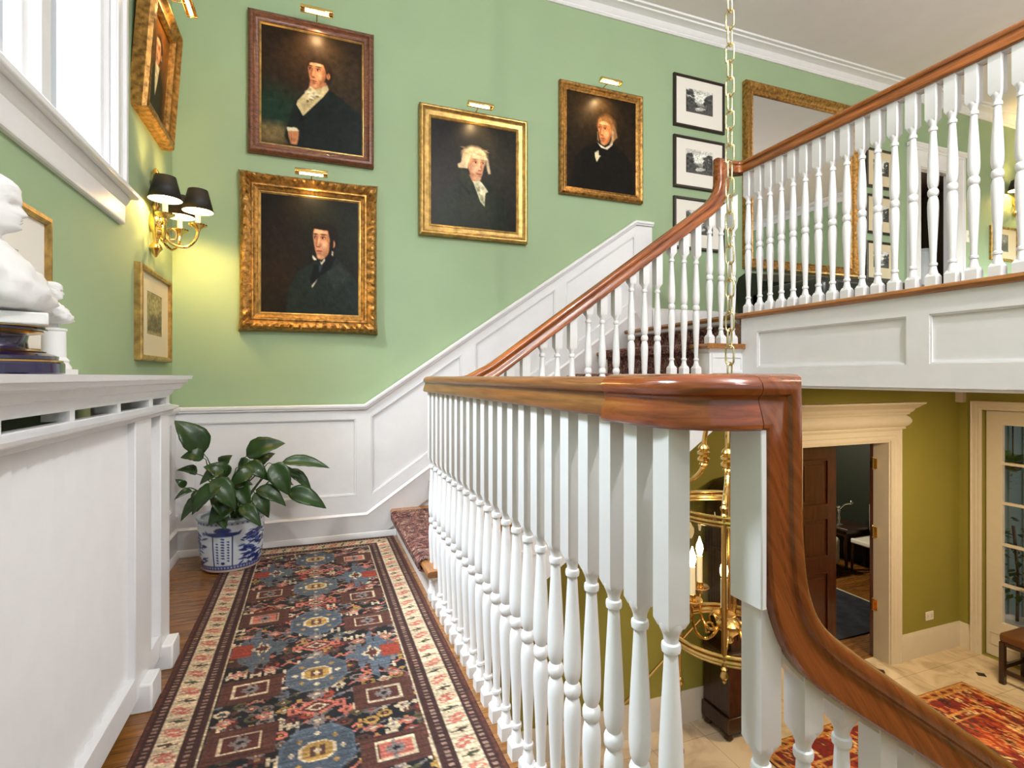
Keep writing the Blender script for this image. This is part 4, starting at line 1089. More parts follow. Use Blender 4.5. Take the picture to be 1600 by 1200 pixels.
# ================================================================== RUNNER RUG
def rug_art():
    W_, H_ = 190, 620
    x = (np.arange(W_) + .5) / W_ * .91; yv = 3.35 - (np.arange(H_) + .5) / H_ * 3.05
    X, Y = np.meshgrid(x, yv)
    C = lambda r, g, b: np.array((r, g, b)) / 255.0
    navy, brown, dred, cream, salmon, bluegrey, gold, olive, blue, rust, grey = C(20, 19, 24), C(84, 50, 38), C(86, 40, 34), C(206, 184, 152), C(196, 108, 90), C(88, 96, 106), C(168, 130, 66), C(84, 80, 50), C(84, 95, 108), C(150, 58, 40), C(128, 116, 112)
    a_ = np.empty((H_, W_, 3)); a_[:] = navy
    def put_(mask, col): a_[mask] = col
    jit = lambda amp: np.round(rng.normal(0, 1, 1)[0] * amp, 3)
    def octa(cx, cy, rx, ry, col, k=.72):
        u, v = np.abs(X - cx) / rx, np.abs(Y - cy) / ry
        put_((u < 1) & (v < 1) & (u + v < 2 * k), col)
    def dia(cx, cy, rx, ry, col): put_(np.abs(X - cx) / rx + np.abs(Y - cy) / ry < 1, col)
    def bx(cx, cy, rx, ry, col): put_((np.abs(X - cx) < rx) & (np.abs(Y - cy) < ry), col)
    def jag(cx, cy, rx, ry, col, n=5, k=.82):
        u, v = np.abs(X - cx) / rx, np.abs(Y - cy) / ry
        put_(u + v * (.75 + .25 * np.sign(np.sin((X - cx) / rx * n * PI))) < k * 1.2, col)
    def bxr(cx, cy, rx, ry, th, col):
        u, v = np.abs(X - cx), np.abs(Y - cy)
        put_((u < rx) & (v < ry) & ((u > rx - th) | (v > ry - th)), col)
    def line(x0, y0, x1, y1, th, col):
        L_ = math.hypot(x1 - x0, y1 - y0); t = ((X - x0) * (x1 - x0) + (Y - y0) * (y1 - y0)) / L_ ** 2
        d = np.abs((X - x0) * (y1 - y0) - (Y - y0) * (x1 - x0)) / L_
        put_((t > 0) & (t < 1) & (d < th), col)
    mid = .455
    pals = [salmon, cream, gold, bluegrey, grey, olive, dred, rust, brown, brown, brown * .8, grey * .8]
    # scattered small motifs first
    cells = [(cx, cy) for cx in np.arange(.19, .74, .042) for cy in np.arange(.30, 3.36, .040)]
    for cx, cy in cells:
        cx += rng.uniform(-.012, .012); cy += rng.uniform(-.012, .012)
        k = rng.integers(0, 6); c1 = pals[rng.integers(0, len(pals))]; c2 = pals[rng.integers(0, len(pals))]
        if k == 0: dia(cx, cy, .026, .020, c1); dia(cx, cy, .014, .010, c2); dia(cx, cy, .006, .005, cream)
        elif k == 1:
            bx(cx - .012, cy, .005, .016, cream); bx(cx + .012, cy, .005, .016, cream); bx(cx, cy, .014, .004, cream)
        elif k == 2:
            line(cx - .04, cy - .012, cx + .03, cy + .014, .0035, grey); dia(cx, cy, .013, .011, c1)
        elif k == 3: octa(cx, cy, .022, .017, c1, .7); octa(cx, cy, .012, .008, navy, .7); dia(cx, cy, .006, .005, c2)
        elif k == 4: jag(cx, cy, .026, .02, c1, 3); dia(cx, cy, .009, .008, c2)
        else:
            line(cx - .026, cy - .014, cx, cy + .006, .004, salmon); line(cx, cy + .006, cx + .026, cy - .012, .004, salmon); bx(cx, cy + .010, .006, .006, gold)
    # side blocks and jagged medallions, alternating
    for side, ph in ((-1, 0.0), (1, .37)):
        cx = mid + side * .195
        for q in range(-1, 10):
            y0 = .62 + q * .2617 + ph * .26 - .07
            typ = (q + (0 if side < 0 else 1)) % 3
            if typ == 0:
                jag(cx, y0, .105, .088, bluegrey, 5); jag(cx + side * .02, y0, .075, .062, blue, 5); bx(cx + side * .055, y0, .034, .042, rust); jag(cx - side * .01, y0, .036, .03, cream, 3); jag(cx - side * .01, y0, .024, .02, dred, 3)
            else:
                bx(cx, y0, .088, .066, brown)
                for s_ in np.arange(-.08, .081, .016): line(cx + s_, y0 - .066, cx + s_ + .012, y0 + .066, .003, dred)
                bxr(cx, y0, .052, .038, .007, cream); bx(cx, y0, .044, .030, salmon if typ == 1 and q % 2 else dred); jag(cx, y0, .03, .022, grey, 3); dia(cx, y0, .012, .010, navy)
            for e in (-1, 1):
                dia(cx + e * .05, y0 + .105, .026, .02, salmon); dia(cx + e * .05, y0 + .105, .013, .010, cream)
                line(cx + e * .01, y0 + .125, cx + e * .085, y0 + .095, .003, grey)
    # central medallions with salmon diamonds between
    for q in range(-1, 9):
        y0 = 1.495 + .39 * (q - 2)
        octa(mid, y0, .098, .105, bluegrey if q % 2 else blue, .70); octa(mid, y0, .088, .094, bluegrey * .9 if q % 2 else blue * .86, .70)
        for s_ in range(8):
            t = s_ * PI / 4; dia(mid + .066 * math.cos(t), y0 + .070 * math.sin(t), .010, .010, gold if s_ % 2 else cream)
        octa(mid, y0, .046, .040, cream, .74); octa(mid, y0, .040, .034, gold, .74); bx(mid, y0, .020, .020, brown); bx(mid, y0, .007, .026, gold); dia(mid, y0, .012, .012, cream)
        ym = y0 + .195
        bx(mid, ym, .062, .024, navy); dia(mid, ym, .070, .044, salmon); dia(mid, ym, .052, .032, dred); dia(mid, ym, .034, .020, cream); dia(mid, ym, .022, .013, dred)
        for e in (-1, 1): bx(mid + e * .066, ym, .014, .018, salmon); bx(mid + e * .066, ym, .006, .008, dred)
        for e in (-1, 1): jag(mid, y0 + e * .128, .03, .022, grey, 3); dia(mid, y0 + e * .128, .012, .009, cream)
    # borders, mirrored on both long sides and across the far end
    D = np.minimum(np.minimum(X, .91 - X), 3.35 - Y)
    S = np.where(D == (3.35 - Y), X, Y)
    put_(D < .168, cream)
    put_(D < .163, brown * .8); put_(D < .158, C(58, 28, 24)); 
    dots = (np.abs((S / .017) % 1 - .5) < .22) & (np.abs(D - .137) < .006); put_(dots, C(150, 120, 104))
    put_(D < .116, cream)
    u = (S / .21) % 1; n_ = np.floor(S / .0525).astype(int) % 4
    v = ((S / .0525) % 1 - .5) * 2; w_ = (D - .082) / .03
    z_ = np.abs(v + w_ * .4) * 1.1 + np.abs(w_ + .3 * np.sign(np.sin(v * 11))) * .8
    band = (D > .052) & (D < .112)
    for k, c1 in enumerate((salmon, olive * .8, salmon * .95, brown * .9)):
        lim = (.95, .62, .95, .62)[k]
        put_(band & (n_ == k) & (z_ < lim), c1); put_(band & (n_ == k) & (z_ < .28), cream if k % 2 == 0 else C(60, 60, 40))
    put_(D < .050, cream); put_(D < .0465, C(58, 28, 24))
    put_((np.abs((S / .017) % 1 - .5) < .22) & (np.abs(D - .030) < .006), C(150, 118, 100))
    put_(D < .012, C(88, 44, 30)); put_(D < .006, C(64, 30, 22))
    a_ *= .90 * (1 + rng.normal(0, .09, (H_, 1, 1))) * (1 + rng.normal(0, .10, (H_, W_, 1)))
    return np.clip(a_, 0, 1)
rr = thing('runner_rug', 'long dark patterned runner rug with cream border on the landing floor', 'rug', (.01, 1.8, 0))
def rug_fn(u, v):
    return (-.445 + u * .91, .30 + v * 3.05, .0085 + .0015 * math.sin(v * 31 + u * 5) * math.sin(u * 9))
paint_grid('pile', rug_fn, rug_art(), MT['wool'], rr)
obj('backing', MB().box(-.445, .465, .30, 3.35, .0005, .006), mat('rug backing', L(70, 36, 28), .95), rr, smooth=0)

# ================================================================== POT PLANT
PX, PY = -.405, 3.135
PZ = .0108
pf = thing('potted_plant', 'leafy green plant in a blue and white porcelain pot at the corner', 'plant', (PX, PY, PZ))
def pot_art():
    c = Canvas(300, 84, (196, 206, 214))
    blue = (34, 48, 104); mid_ = (70, 92, 150)
    for k in range(3):
        o_ = k / 3
        px = lambda v: (v / 3 + o_)
        # tablet with its roof and three columns of brush marks
        for x_ in (.36, .64): c.poly([(px(x_ - .008), .24), (px(x_ + .008), .24), (px(x_ + .008), .93), (px(x_ - .008), .93)], blue, 0)
        c.poly([(px(.28), .20), (px(.42), .19), (px(.5), .12), (px(.58), .19), (px(.72), .20), (px(.78), .15), (px(.74), .25), (px(.6), .28), (px(.4), .28), (px(.26), .25), (px(.22), .15)], blue, 1)
        c.ell(px(.5), .15, .04, .06, blue, .3)
        for cx_, y0_, n_ in ((.42, .42, 8), (.5, .32, 8), (.58, .38, 8)):
            for j in range(n_):
                yy = y0_ + j * .058; s_ = .006 if cx_ != .5 else .009
                c.ell(px(cx_), yy, s_, .014, blue, .5); c.ell(px(cx_) + s_ * .5, yy + .014, s_ * .7, .010, mid_, .5)
        c.ell(px(.5), .84, .010, .03, blue, .5)
        for side in (.14, .86, .02, .98):
            for _ in range(26):
                x_, y_ = px(side + rng.uniform(-.10, .10)), rng.uniform(.2, .95)
                c.ell(x_, y_, rng.uniform(.006, .018), rng.uniform(.012, .05), blue if rng.uniform() < .65 else mid_, .5, rot=rng.uniform(-.8, .8))
    c.poly([(0, .90), (1, .90), (1, 1), (0, 1)], (60, 72, 120), 1)
    for j in range(60): c.ell((j + .5) / 60, .945, .005, .025, (150, 160, 190), .6)
    c.poly([(0, 0), (1, 0), (1, .055), (0, .055)], (150, 160, 172), 1)
    for j in range(40): c.ell((j + .5) / 40, .03, .006, .018, (70, 82, 126), .6)
    # the tablet field stays pale
    return c.a
pprof = [(.138, .012), (.142, .03), (.150, .08), (.155, .14), (.157, .20), (.156, .235), (.154, .25)]
def pot_fn(u, v):
    h = .012 + v * .238
    r_ = np.interp(h, [p[1] for p in pprof], [p[0] for p in pprof])
    a_ = rad(-98) + (u - 1 / 6) * 2 * PI
    return (PX + r_ * math.cos(a_), PY + r_ * math.sin(a_), PZ + h)
ob = paint_grid('pot', pot_fn, pot_art(), MT['porc'], pf)
obj('pot_rim', MB().lathe([(.154, .249), (.162, .252), (.165, .258), (.162, .264), (.150, .266), (.143, .262), (.142, .235)], (PX, PY, PZ), 40), mat('pale blue glazed rim', L(150, 164, 176), .2, coat=.5), pf)
obj('pot_foot', MB().lathe([(.130, 0), (.136, .002), (.139, .013), (.13, .014)], (PX, PY, PZ), 40), mat('unglazed pot foot', L(190, 170, 158), .6), pf)
obj('soil', MB().lathe([(.143, .222), (.0, .232)], (PX, PY, PZ), 24), MT['soil'], pf)
def leaf(base_pt, tip_pt, width, droop=.04, face=(0, -.5, 1), root=None):
    b_, t_ = Vector(base_pt), Vector(tip_pt)
    ax = (t_ - b_); ln = ax.length; ax.normalize()
    N = Vector(face); N = (N - ax * N.dot(ax)).normalized(); S_ = ax.cross(N)
    width *= .86; nu, nv = 16, 6; vs = []; fs = []
    for i in range(nu + 1):
        t = i / nu
        wd = width * .5 * (math.sin(PI * t ** .78) ** .82) * (1 - .25 * t) * 1.12 + .0006
        c_ = b_ + ax * (ln * t) + Vector((0, 0, -1)) * droop * t * t + N * (.02 * math.sin(PI * t))
        for j in range(nv + 1):
            s_ = j / nv * 2 - 1
            cup = .30 * abs(s_) * wd + .055 * wd * math.sin(t * 30 - abs(s_) * 6) * abs(s_) + .05 * wd * math.sin(t * 7 + width * 90) * s_
            vs.append(c_ + S_ * (wd * s_) + N * cup)
    for i in range(nu):
        for j in range(nv): fs.append((i * (nv + 1) + j, i * (nv + 1) + j + 1, (i + 1) * (nv + 1) + j + 1, (i + 1) * (nv + 1) + j))
    lf = obj('leaf', MB().add(vs, fs), MT['leaf'], pf, smooth=60)
    so = lf.modifiers.new('thick', 'SOLIDIFY'); so.thickness = .0012
    r0 = Vector(root) if root else Vector((PX + rng.uniform(-.05, .05), PY + rng.uniform(-.04, .04), .236))
    mid_ = (r0 + b_) * .5 + Vector((0, 0, .05)) + (r0 - b_) * .1 * 0
    p_ = catmull([r0, r0.lerp(b_, .4) + Vector((0, 0, .045)), r0.lerp(b_, .8) + Vector((0, 0, .03)), b_, b_ + ax * ln * .9 - Vector((0, 0, 1)) * droop * .8], 5)
    obj('stalk', MB().tube(p_, [.0045 - .0033 * i / (len(p_) - 1) for i in range(len(p_))], 6), MT['stem'], pf)
for b_, t_, w_ in [
    ((-0.526, 3.08, 0.605), (-0.650, 3.06, 0.809), 0.157), ((-0.521, 3.05, 0.586), (-0.618, 3.03, 0.626), 0.097),
    ((-0.422, 3.0, 0.494), (-0.509, 2.98, 0.583), 0.110), ((-0.421, 3.1, 0.476), (-0.492, 3.08, 0.58), 0.100),
    ((-0.337, 3.15, 0.572), (-0.144, 3.13, 0.665), 0.144), ((-0.373, 3.12, 0.52), (-0.28, 3.1, 0.545), 0.088),
    ((-0.158, 3.1, 0.538), (0.083, 3.08, 0.524), 0.083), ((-0.139, 3.16, 0.482), (-0.01, 3.14, 0.389), 0.078),
    ((-0.203, 3.02, 0.543), (-0.119, 3.0, 0.407), 0.127), ((-0.132, 3.08, 0.382), (0.065, 3.06, 0.308), 0.117),
    ((-0.277, 3.0, 0.419), (-0.134, 2.98, 0.356), 0.098), ((-0.281, 2.98, 0.407), (-0.214, 2.96, 0.308), 0.091),
    ((-0.466, 2.92, 0.496), (-0.358, 2.9, 0.373), 0.124), ((-0.422, 2.9, 0.472), (-0.54, 2.88, 0.372), 0.106),
    ((-0.498, 2.95, 0.436), (-0.528, 2.93, 0.374), 0.094), ((-0.37, 2.93, 0.361), (-0.478, 2.91, 0.307), 0.127),
    ((-0.615, 3.1, 0.435), (-0.650, 3.08, 0.512), 0.045), ((-0.562, 3.0, 0.431), (-0.634, 2.98, 0.428), 0.036),
    ((-0.419, 2.98, 0.53), (-0.522, 2.96, 0.499), 0.083), ((-0.291, 3.0, 0.509), (-0.391, 2.98, 0.473), 0.098),
    ((-0.326, 3.05, 0.545), (-0.219, 3.03, 0.485), 0.093), ((-0.30, 3.20, .50), (-0.20, 3.22, .60), .09), ((-0.24, 3.06, .47), (-0.10, 3.02, .455), .08),
    ((-0.44, 3.14, .52), (-0.40, 3.12, .615), .085), ((-0.50, 2.98, .40), (-0.60, 2.95, .33), .08), ((-0.34, 2.90, .36), (-0.24, 2.86, .29), .085), ((-0.46, 2.94, .42), (-0.40, 2.90, .32), .09),
    ((-0.20, 3.12, .49), (-0.06, 3.12, .47), .06), ((-0.56, 3.10, .50), (-0.64, 3.06, .56), .06), ((-0.36, 3.0, .46), (-0.30, 2.95, .36), .10), ((-0.43, 2.96, .34), (-0.40, 2.90, .28), .09), ((-0.396, 3.02, 0.44), (-0.291, 3.0, 0.476), 0.098)]:
    leaf(b_, t_, w_, droop=.03, face=(.1 * rng.uniform(-3, 3), -.75, .65))

# ================================================================== HANGING LANTERN
LX, LY = 1.352, 1.452
la = thing('hanging_lantern', 'brass and glass hall lantern with lit candle bulbs hanging in the stairwell', 'lantern', (LX, LY, .1))
R0, zb_, zt_ = .20, .107, .54
Rv, Dv = Vector((.936, -.352, 0)), Vector((.352, .936, 0))
Q = lambda r_, a_, z: Vector((LX, LY, 0)) + (Rv * math.cos(a_) + Dv * math.sin(a_)) * r_ + Vector((0, 0, z))
circ = lambda r_, z, n_=48: [Q(r_, 2 * PI * i / n_, z) for i in range(n_)]
for z in (zb_, zt_):
    obj('ring', MB().tube(circ(R0 + .002, z), .0085, 8, True).tube(circ(R0 + .004, z + .016), .006, 8, True).tube(circ(R0, z - .012), .005, 8, True), MT['brass'], la)
gl = MB(); n_ = 48
for i in range(n_):
    a0, a1 = 2 * PI * i / n_, 2 * PI * (i + 1) / n_
    gl.add([Q(R0 - .004, a0, zb_), Q(R0 - .004, a1, zb_), Q(R0 - .004, a1, zt_), Q(R0 - .004, a0, zt_)], [(0, 1, 2, 3)])
obj('glass', gl, MT['lglass'], la, smooth=60)
posts = [rad(243), rad(333), rad(63), rad(153)]
for a_ in posts:
    p0 = Q(R0 + .001, a_, 0)
    mb = MB().lathe([(.0085, zb_ - .012), (.0085, zt_ + .02)], (p0.x, p0.y, 0), 10)
    for z in (zb_ - .03, zt_ + .03):
        s_ = -1 if z < .3 else 1
        mb.lathe([(.004, z - .014 * s_), (.010, z - .006 * s_), (.006, z), (.011, z + .010 * s_), (.013, z + .018 * s_), (.006, z + .027 * s_), (.007, z + .032 * s_), (.002, z + .040 * s_)], (p0.x, p0.y, 0), 12)
    obj('post', mb, MT['brassd'], la)
    arm = [Q(R0, a_, zt_ + .02), Q(R0 - .006, a_, zt_ + .045), Q(R0 - .04, a_, zt_ + .075), Q(.115, a_, zt_ + .10), Q(.090, a_, zt_ + .135), Q(.085, a_, zt_ + .19), Q(.080, a_, zt_ + .26), Q(.055, a_, zt_ + .33), Q(.018, a_, zt_ + .37)]
    mb = MB().tube(catmull(arm, 5), .0085, 8)
    k_ = Q(.0855, a_, 0)
    mb.lathe([(.010, zt_ + .140), (.017, zt_ + .148), (.013, zt_ + .154), (.021, zt_ + .162), (.0215, zt_ + .170), (.014, zt_ + .176), (.022, zt_ + .184), (.0225, zt_ + .192), (.014, zt_ + .198), (.020, zt_ + .206), (.016, zt_ + .214), (.010, zt_ + .220)], (k_.x, k_.y, 0), 14)
    obj('scroll_arm', mb, MT['brass'], la)
obj('crown_hub', MB().lathe([(.010, .86), (.022, .875), (.026, .90), (.018, .925), (.010, .935), (.012, .945), (.004, .96)], (LX, LY, 0), 16).tube([(LX + .014 * math.cos(t), LY, .972 + .014 * math.sin(t)) for t in np.linspace(0, 2 * PI, 13)[:-1]], .003, 6, True), MT['brass'], la)
obj('centre_rod', MB().lathe([(.0055, .16), (.0055, .88)], (LX, LY, 0), 10), MT['brassd'], la)
cl = MB().lathe([(.006, .075), (.014, .085), (.010, .095), (.018, .105), (.040, .125), (.046, .145), (.034, .158), (.016, .166), (.010, .185)], (LX, LY, 0), 20)
obj('cluster_hub', cl, MT['brass'], la)
for i in range(6):
    a_ = PI + i * PI / 3
    obj('candle_arm', MB().tube(catmull([Q(.035, a_, .14), Q(.055, a_, .105), Q(.085, a_, .09), Q(.115, a_, .11), Q(.13, a_, .16), Q(.13, a_, .205)], 5), .005, 8)
        .tube(catmull([Q(.05, a_, .12), Q(.065, a_, .145), Q(.085, a_, .14), Q(.083, a_, .115), Q(.07, a_, .113)], 4), .0035, 6), MT['brass'], la)
    c_ = Q(.13, a_, .215)
    obj('drip_pan', MB().lathe([(.004, -.015), (.012, -.01), (.014, 0), (.030, .006), (.036, .012), (.034, .013), (.014, .010), (.013, .03), (.011, .032)], c_, 16), MT['brassd'], la)
    cd = obj('candle', MB().lathe([(.0105, .03), (.0105, .125)], c_, 12), MT['candle'], la)
    obj('bulb', MB().lathe([(.006, .125), (.010, .135), (.0135, .150), (.0115, .165), (.006, .180), (.0015, .195)], c_, 12), MT['bulb'], cd)
    ld = bpy.data.lights.new('candle glow', 'POINT'); ld.energy = 1.6; ld.color = (1, .68, .34); ld.shadow_soft_size = .012
    l_ = bpy.data.objects.new('candle glow', ld); COL.objects.link(l_); l_.location = c_ + Vector((0, 0, .155)); l_.parent = la
    l_.matrix_parent_inverse = Matrix.Translation(-la.location)
# chain: one thing, each link a part
ch = thing('lantern_chain', 'long pale brass chain running from the ceiling down to the lantern', 'chain', (LX, LY, 1.0))
lk = MB(); hw_, hl_, wr = .0145, .0335, .0034
pts = []
for i in range(24):
    a_ = 2 * PI * i / 24
    x_, z_ = hw_ * math.cos(a_), hw_ * math.sin(a_) + math.copysign(hl_ - hw_, math.sin(a_)) if abs(math.sin(a_)) > 1e-6 else 0
    pts.append((x_, 0, z_))
lk.tube(pts, wr, 7, True)
lm = lk.mesh('link', 60); lm.materials.append(MT['chain'])
zc_ = .985 + .03; i = 0
while zc_ < ZCEIL - .03:
    o = put(lm, 'link', (LX, LY, zc_), ch); o.rotation_euler = (0, 0, rad(20) + (PI / 2 if i % 2 else 0))
    zc_ += 2 * (hl_ - wr) - .002; i += 1
obj('ceiling_cup', MB().lathe([(.004, ZCEIL - .05), (.02, ZCEIL - .045), (.05, ZCEIL - .02), (.06, ZCEIL)], (LX, LY, 0), 24), MT['chain'], ch)

# ================================================================== LOWER HALL
# door surround with bulging frieze and cornice
sur = MB()
cw = .125
U = [(DX0, ZLOW), (DX0, DZ1), (DX1, DZ1), (DX1, ZLOW)]
cas = [(0, 0), (.014, 0), (.016, .012), (.020, .018), (.020, .05), (.024, .056), (.024, .10), (.032, .104), (.036, .112), (.034, .122), (.03, cw), (0, cw)]
sur.sweep([(x, YB, z) for x, z in [(DX0, ZLOW), (DX0, DZ1), (DX1, DZ1), (DX1, ZLOW)]], (0, -1, 0), cas)
xl_, xr_ = DX0 - cw, DX1 + cw
zz = DZ1 + cw - .012
ent = [(0, 0), (.036, 0), (.040, .012), (.034, .020), (.058, .040), (.072, .065), (.074, .085), (.064, .11), (.042, .128), (.045, .136), (.060, .142), (.064, .156), (.082, .172), (.092, .196), (.110, .206), (.128, .226), (.150, .240), (.152, .256), (0, .256)]
def bracket(xa, xb, prof):
    for x, y0 in ((0, 0),): pass
    sur.sweep([(xa, YB, zz), (xa, YB, zz)][:0] + [(xa, YB + .0, zz), (xb, YB, zz)], (0, -1, 0), prof)
# return the mouldings at both ends by sweeping round the casing in plan
pl_ = [(b, a) for a, b in ent]
sur.sweep([(xl_, YB, zz), (xl_, YB - .001, zz), (xr_, YB - .001, zz), (xr_, YB, zz)], (0, 0, -1), [(-b, a) for a, b in ent])
struct('trim_8', sur, MT['cream'], smooth=30)
m = MB().plate([(DX0, ZLOW), (DX0, DZ1), (DX1, DZ1), (DX1, ZLOW), (DX1 - .012, ZLOW), (DX1 - .012, DZ1 - .012), (DX0 + .012, DZ1 - .012), (DX0 + .012, ZLOW)], [], back, -.15, .0)
struct('trim_9', m, MT['cream'], smooth=0)
def door_leaf(name, x_h, y_h, ang, width, mirrored=False, hinges=False):
    """four panelled mahogany leaf hung at x_h, y_h"""
    d = sempty(name)
    c, q = math.cos(ang), math.sin(ang)
    f = lambda u, v, w: (x_h + u * c - w * q, y_h + u * q + w * c, v)
    z0, z1 = ZLOW + .008, DZ1 - .016
    o_ = rect(0, width, z0, z1)
    ps = [rect(.10, width - .10, ZLOW + .22, ZLOW + .92), rect(.10, width - .10, ZLOW + 1.06, ZLOW + 1.42), rect(.10, width - .10, ZLOW + 1.53, z1 - .13)]
    m_ = MB().plate(o_, [], f, -.012, .012)
    for s_ in (-1, 1):
        m_.plate(o_, ps, f, s_ * .012, s_ * .022)
        for p in ps: m_.plate(inset(p, .0), [inset(p, .015)], f, s_ * .012, s_ * .026); m_.plate(inset(p, .05), [], f, s_ * .012, s_ * .020)
    obj('leaf', m_, MT['mahog'], d, bevel=.002)
    if hinges:
        for z in hinges:
            h = MB().lathe([(.0075, -.05), (.0075, .05)], (x_h, y_h, z), 12)
            h.lathe([(.005, -.062), (.008, -.055), (.005, -.05)], (x_h, y_h, z), 10).lathe([(.005, .05), (.008, .055), (.005, .062)], (x_h, y_h, z), 10)
            h.box(x_h - .003, x_h + .003, y_h - .045, y_h, z - .048, z + .048)
            h.plate(rect(0, .035, z - .048, z + .048), [], f, -.024, -.022)
            h.box(x_h - .034, x_h + .012, y_h - .030, y_h - .026, z - .048, z + .048)
            obj('hinge', h, MT['brass'], d)
    return d
HZ = (-.38 + .585 + .0, -.39 - .02, -1.27)
door_leaf('door_1', DX0 + .014, YB + .13, 0, .545)
door_leaf('door_2', DX1 - .016, YB + .155, rad(33), .545, hinges=(.16, -.50, -1.20))
m = MB().sweep([(DX1 + cw, YB, ZLOW), (XLR, YB, ZLOW), (XLR, FY1 + .085, ZLOW)], (0, 0, -1), [(-a, b) for a, b in ((0, 0), (0, .020), (.19, .020), (.20, .017), (.215, .016), (.23, .010), (.245, .008), (.245, 0))])
m.sweep([(0.7, YB, ZLOW), (DX0 - cw, YB, ZLOW)], (0, 0, -1), [(-a, b) for a, b in ((0, 0), (0, .020), (.19, .020), (.20, .017), (.215, .016), (.23, .010), (.245, .008), (.245, 0))])
struct('baseboard_back', m, MT['cream'])
m = MB().box(XLR - .065, XLR, YB - .065, YB, .74, ZLC - .012)
struct('trim_10', m, MT['cream'], bevel=.004)
ot = thing('wall_outlet', 'small white electrical outlet above the lower hall baseboard', 'outlet', (5.63, YB, -1.34))
obj('plate', MB().box(5.585, 5.700, YB - .006, YB, -1.385, -1.300), MT['plate'], ot, bevel=.003)
for x in (5.615, 5.67): obj('socket', MB().box(x - .016, x + .016, YB - .008, YB - .004, -1.362, -1.323), MT['cream'], ot, bevel=.002)

# french door in the right wall with the sunroom beyond
cs2 = [(a, b * .085 / cw) for a, b in cas]
m = MB().sweep([(XLR, FY0, ZLOW), (XLR, FY0, FZ1), (XLR, FY1, FZ1), (XLR, FY1, ZLOW)], (-1, 0, 0), [(a, -b) for a, b in cs2])
struct('trim_11', m, MT['cream'])
for i, (a0, a1) in enumerate(((2.762, FY1 - .008), (FY0 + .008, 2.758))):
    d = sempty('door_%d' % (3 + i))
    f = lambda u, v, w: (XLR + .05 + w, u, v)
    zs = [-1.365, -.989, -.606, -.211, .167, .545]
    g0, g1 = (a1 - .128, a1 - .128 - .165) if i == 0 else (a0 + .128, a0 + .128 + .165)
    g0, g1 = min(g0, g1), max(g0, g1)
    holes = [rect(g0, g1, zs[k] + .012, zs[k + 1] - .012) for k in range(5)]
    m_ = MB().plate(rect(a0, a1, ZLOW + .01, FZ1 - .006), holes, f, 0, .045)
    m_.plate(rect(a0 + .03, a1 - .03, ZLOW + .12, zs[0] - .10), [inset(rect(a0 + .03, a1 - .03, ZLOW + .12, zs[0] - .10), .012)], f, -.006, 0)
    obj('leaf', m_, MT['cream'], d, bevel=.002)
    for h_ in holes: obj('pane', MB().plate(h_, [], f, .02, .024), MT['glass'], d, smooth=0)
    hy = a0 + .05 if i == 0 else a1 - .05
    obj('handle', MB().tube([f(hy, -.93, 0), f(hy, -.93, -.05), f(hy + (.05 if i == 0 else -.05), -.93, -.055), f(hy + (.11 if i == 0 else -.11), -.935, -.05)], .008, 8).plate(rect(hy - .02, hy + .02, -1.02, -.84), [], f, -.004, 0), MT['iron'], d)
m = MB().box(8.2, 8.3, .6, 3.53, ZLOW, 2.0).box(6.24, 8.2, 3.48, 3.53, ZLOW, 2.0)
for x in (6.52, 6.78, 7.04, 7.3, 7.6): m.box(x, x + .05, 3.46, 3.48, ZLOW, 2.0)
struct('wall_back', m, MT['sunwall'], smooth=0)
m = MB().box(6.2, 8.3, .6, 3.53, ZLOW - .1, ZLOW)
struct('floor', m, MT['marble'], smooth=0)
# hanging fern and leafy plant in the sunroom
def frond(mb, p0, dirv, ln, droop, w, n_=14):
    d = Vector(dirv).normalized(); S_ = d.cross(Vector((0, 0, 1))).normalized()
    for i in range(n_):
        t = (i + .5) / n_
        c_ = Vector(p0) + d * ln * t + Vector((0, 0, 1)) * (.10 * math.sin(PI * t * .8) - droop * t * t)
        ww = w * (1 - t * .7)
        for s_ in (-1, 1):
            e = c_ + S_ * s_ * ww + d * ww * .3 - Vector((0, 0, .2 * ww))
            k_ = d * (ln / n_ * .45)
            mb.add([c_ - k_, c_ + k_, e + k_ * .3, e - k_ * .3], [(0, 1, 2, 3)])
fx, fyy, fz = 6.62, 3.225, .13
fe = thing('hanging_fern', 'green fern hanging behind the panes of the cream french door', 'plant', (fx, fyy, fz))
mb = MB()
for i in range(80):
    a_ = rng.uniform(0, 2 * PI)
    frond(mb, (fx, fyy, fz), (math.cos(a_), math.sin(a_), rng.uniform(-.1, .7)), rng.uniform(.14, .24), rng.uniform(.15, .48), rng.uniform(.02, .035))
obj('fronds', mb, mat('fern green', L(86, 150, 66), .5), fe, smooth=0)
obj('basket', MB().lathe([(.03, -.09), (.06, -.07), (.08, 0), (.075, .01)], (fx, fyy, fz), 20), MT['darkwood'], fe)
obj('hanger', MB().tube([(fx, fyy, fz), (fx, fyy, 1.98)], .006, 6), MT['iron'], fe)
gx, gy = 6.62, 3.19
gp = thing('leafy_plant', 'dark leafy potted plant standing low behind the french door glass', 'plant', (gx, gy, ZLOW))
obj('planter', MB().lathe([(.09, 0), (.11, .03), (.13, .24), (.14, .26), (.12, .26), (.11, .22)], (gx, gy, ZLOW), 24), MT['plaster'], gp)
obj('trunk', MB().tube([(gx, gy, ZLOW + .25), (gx + .02, gy, ZLOW + .7), (gx, gy + .03, ZLOW + 1.2)], .015, 8), MT['darkwood'], gp)
mb = MB()
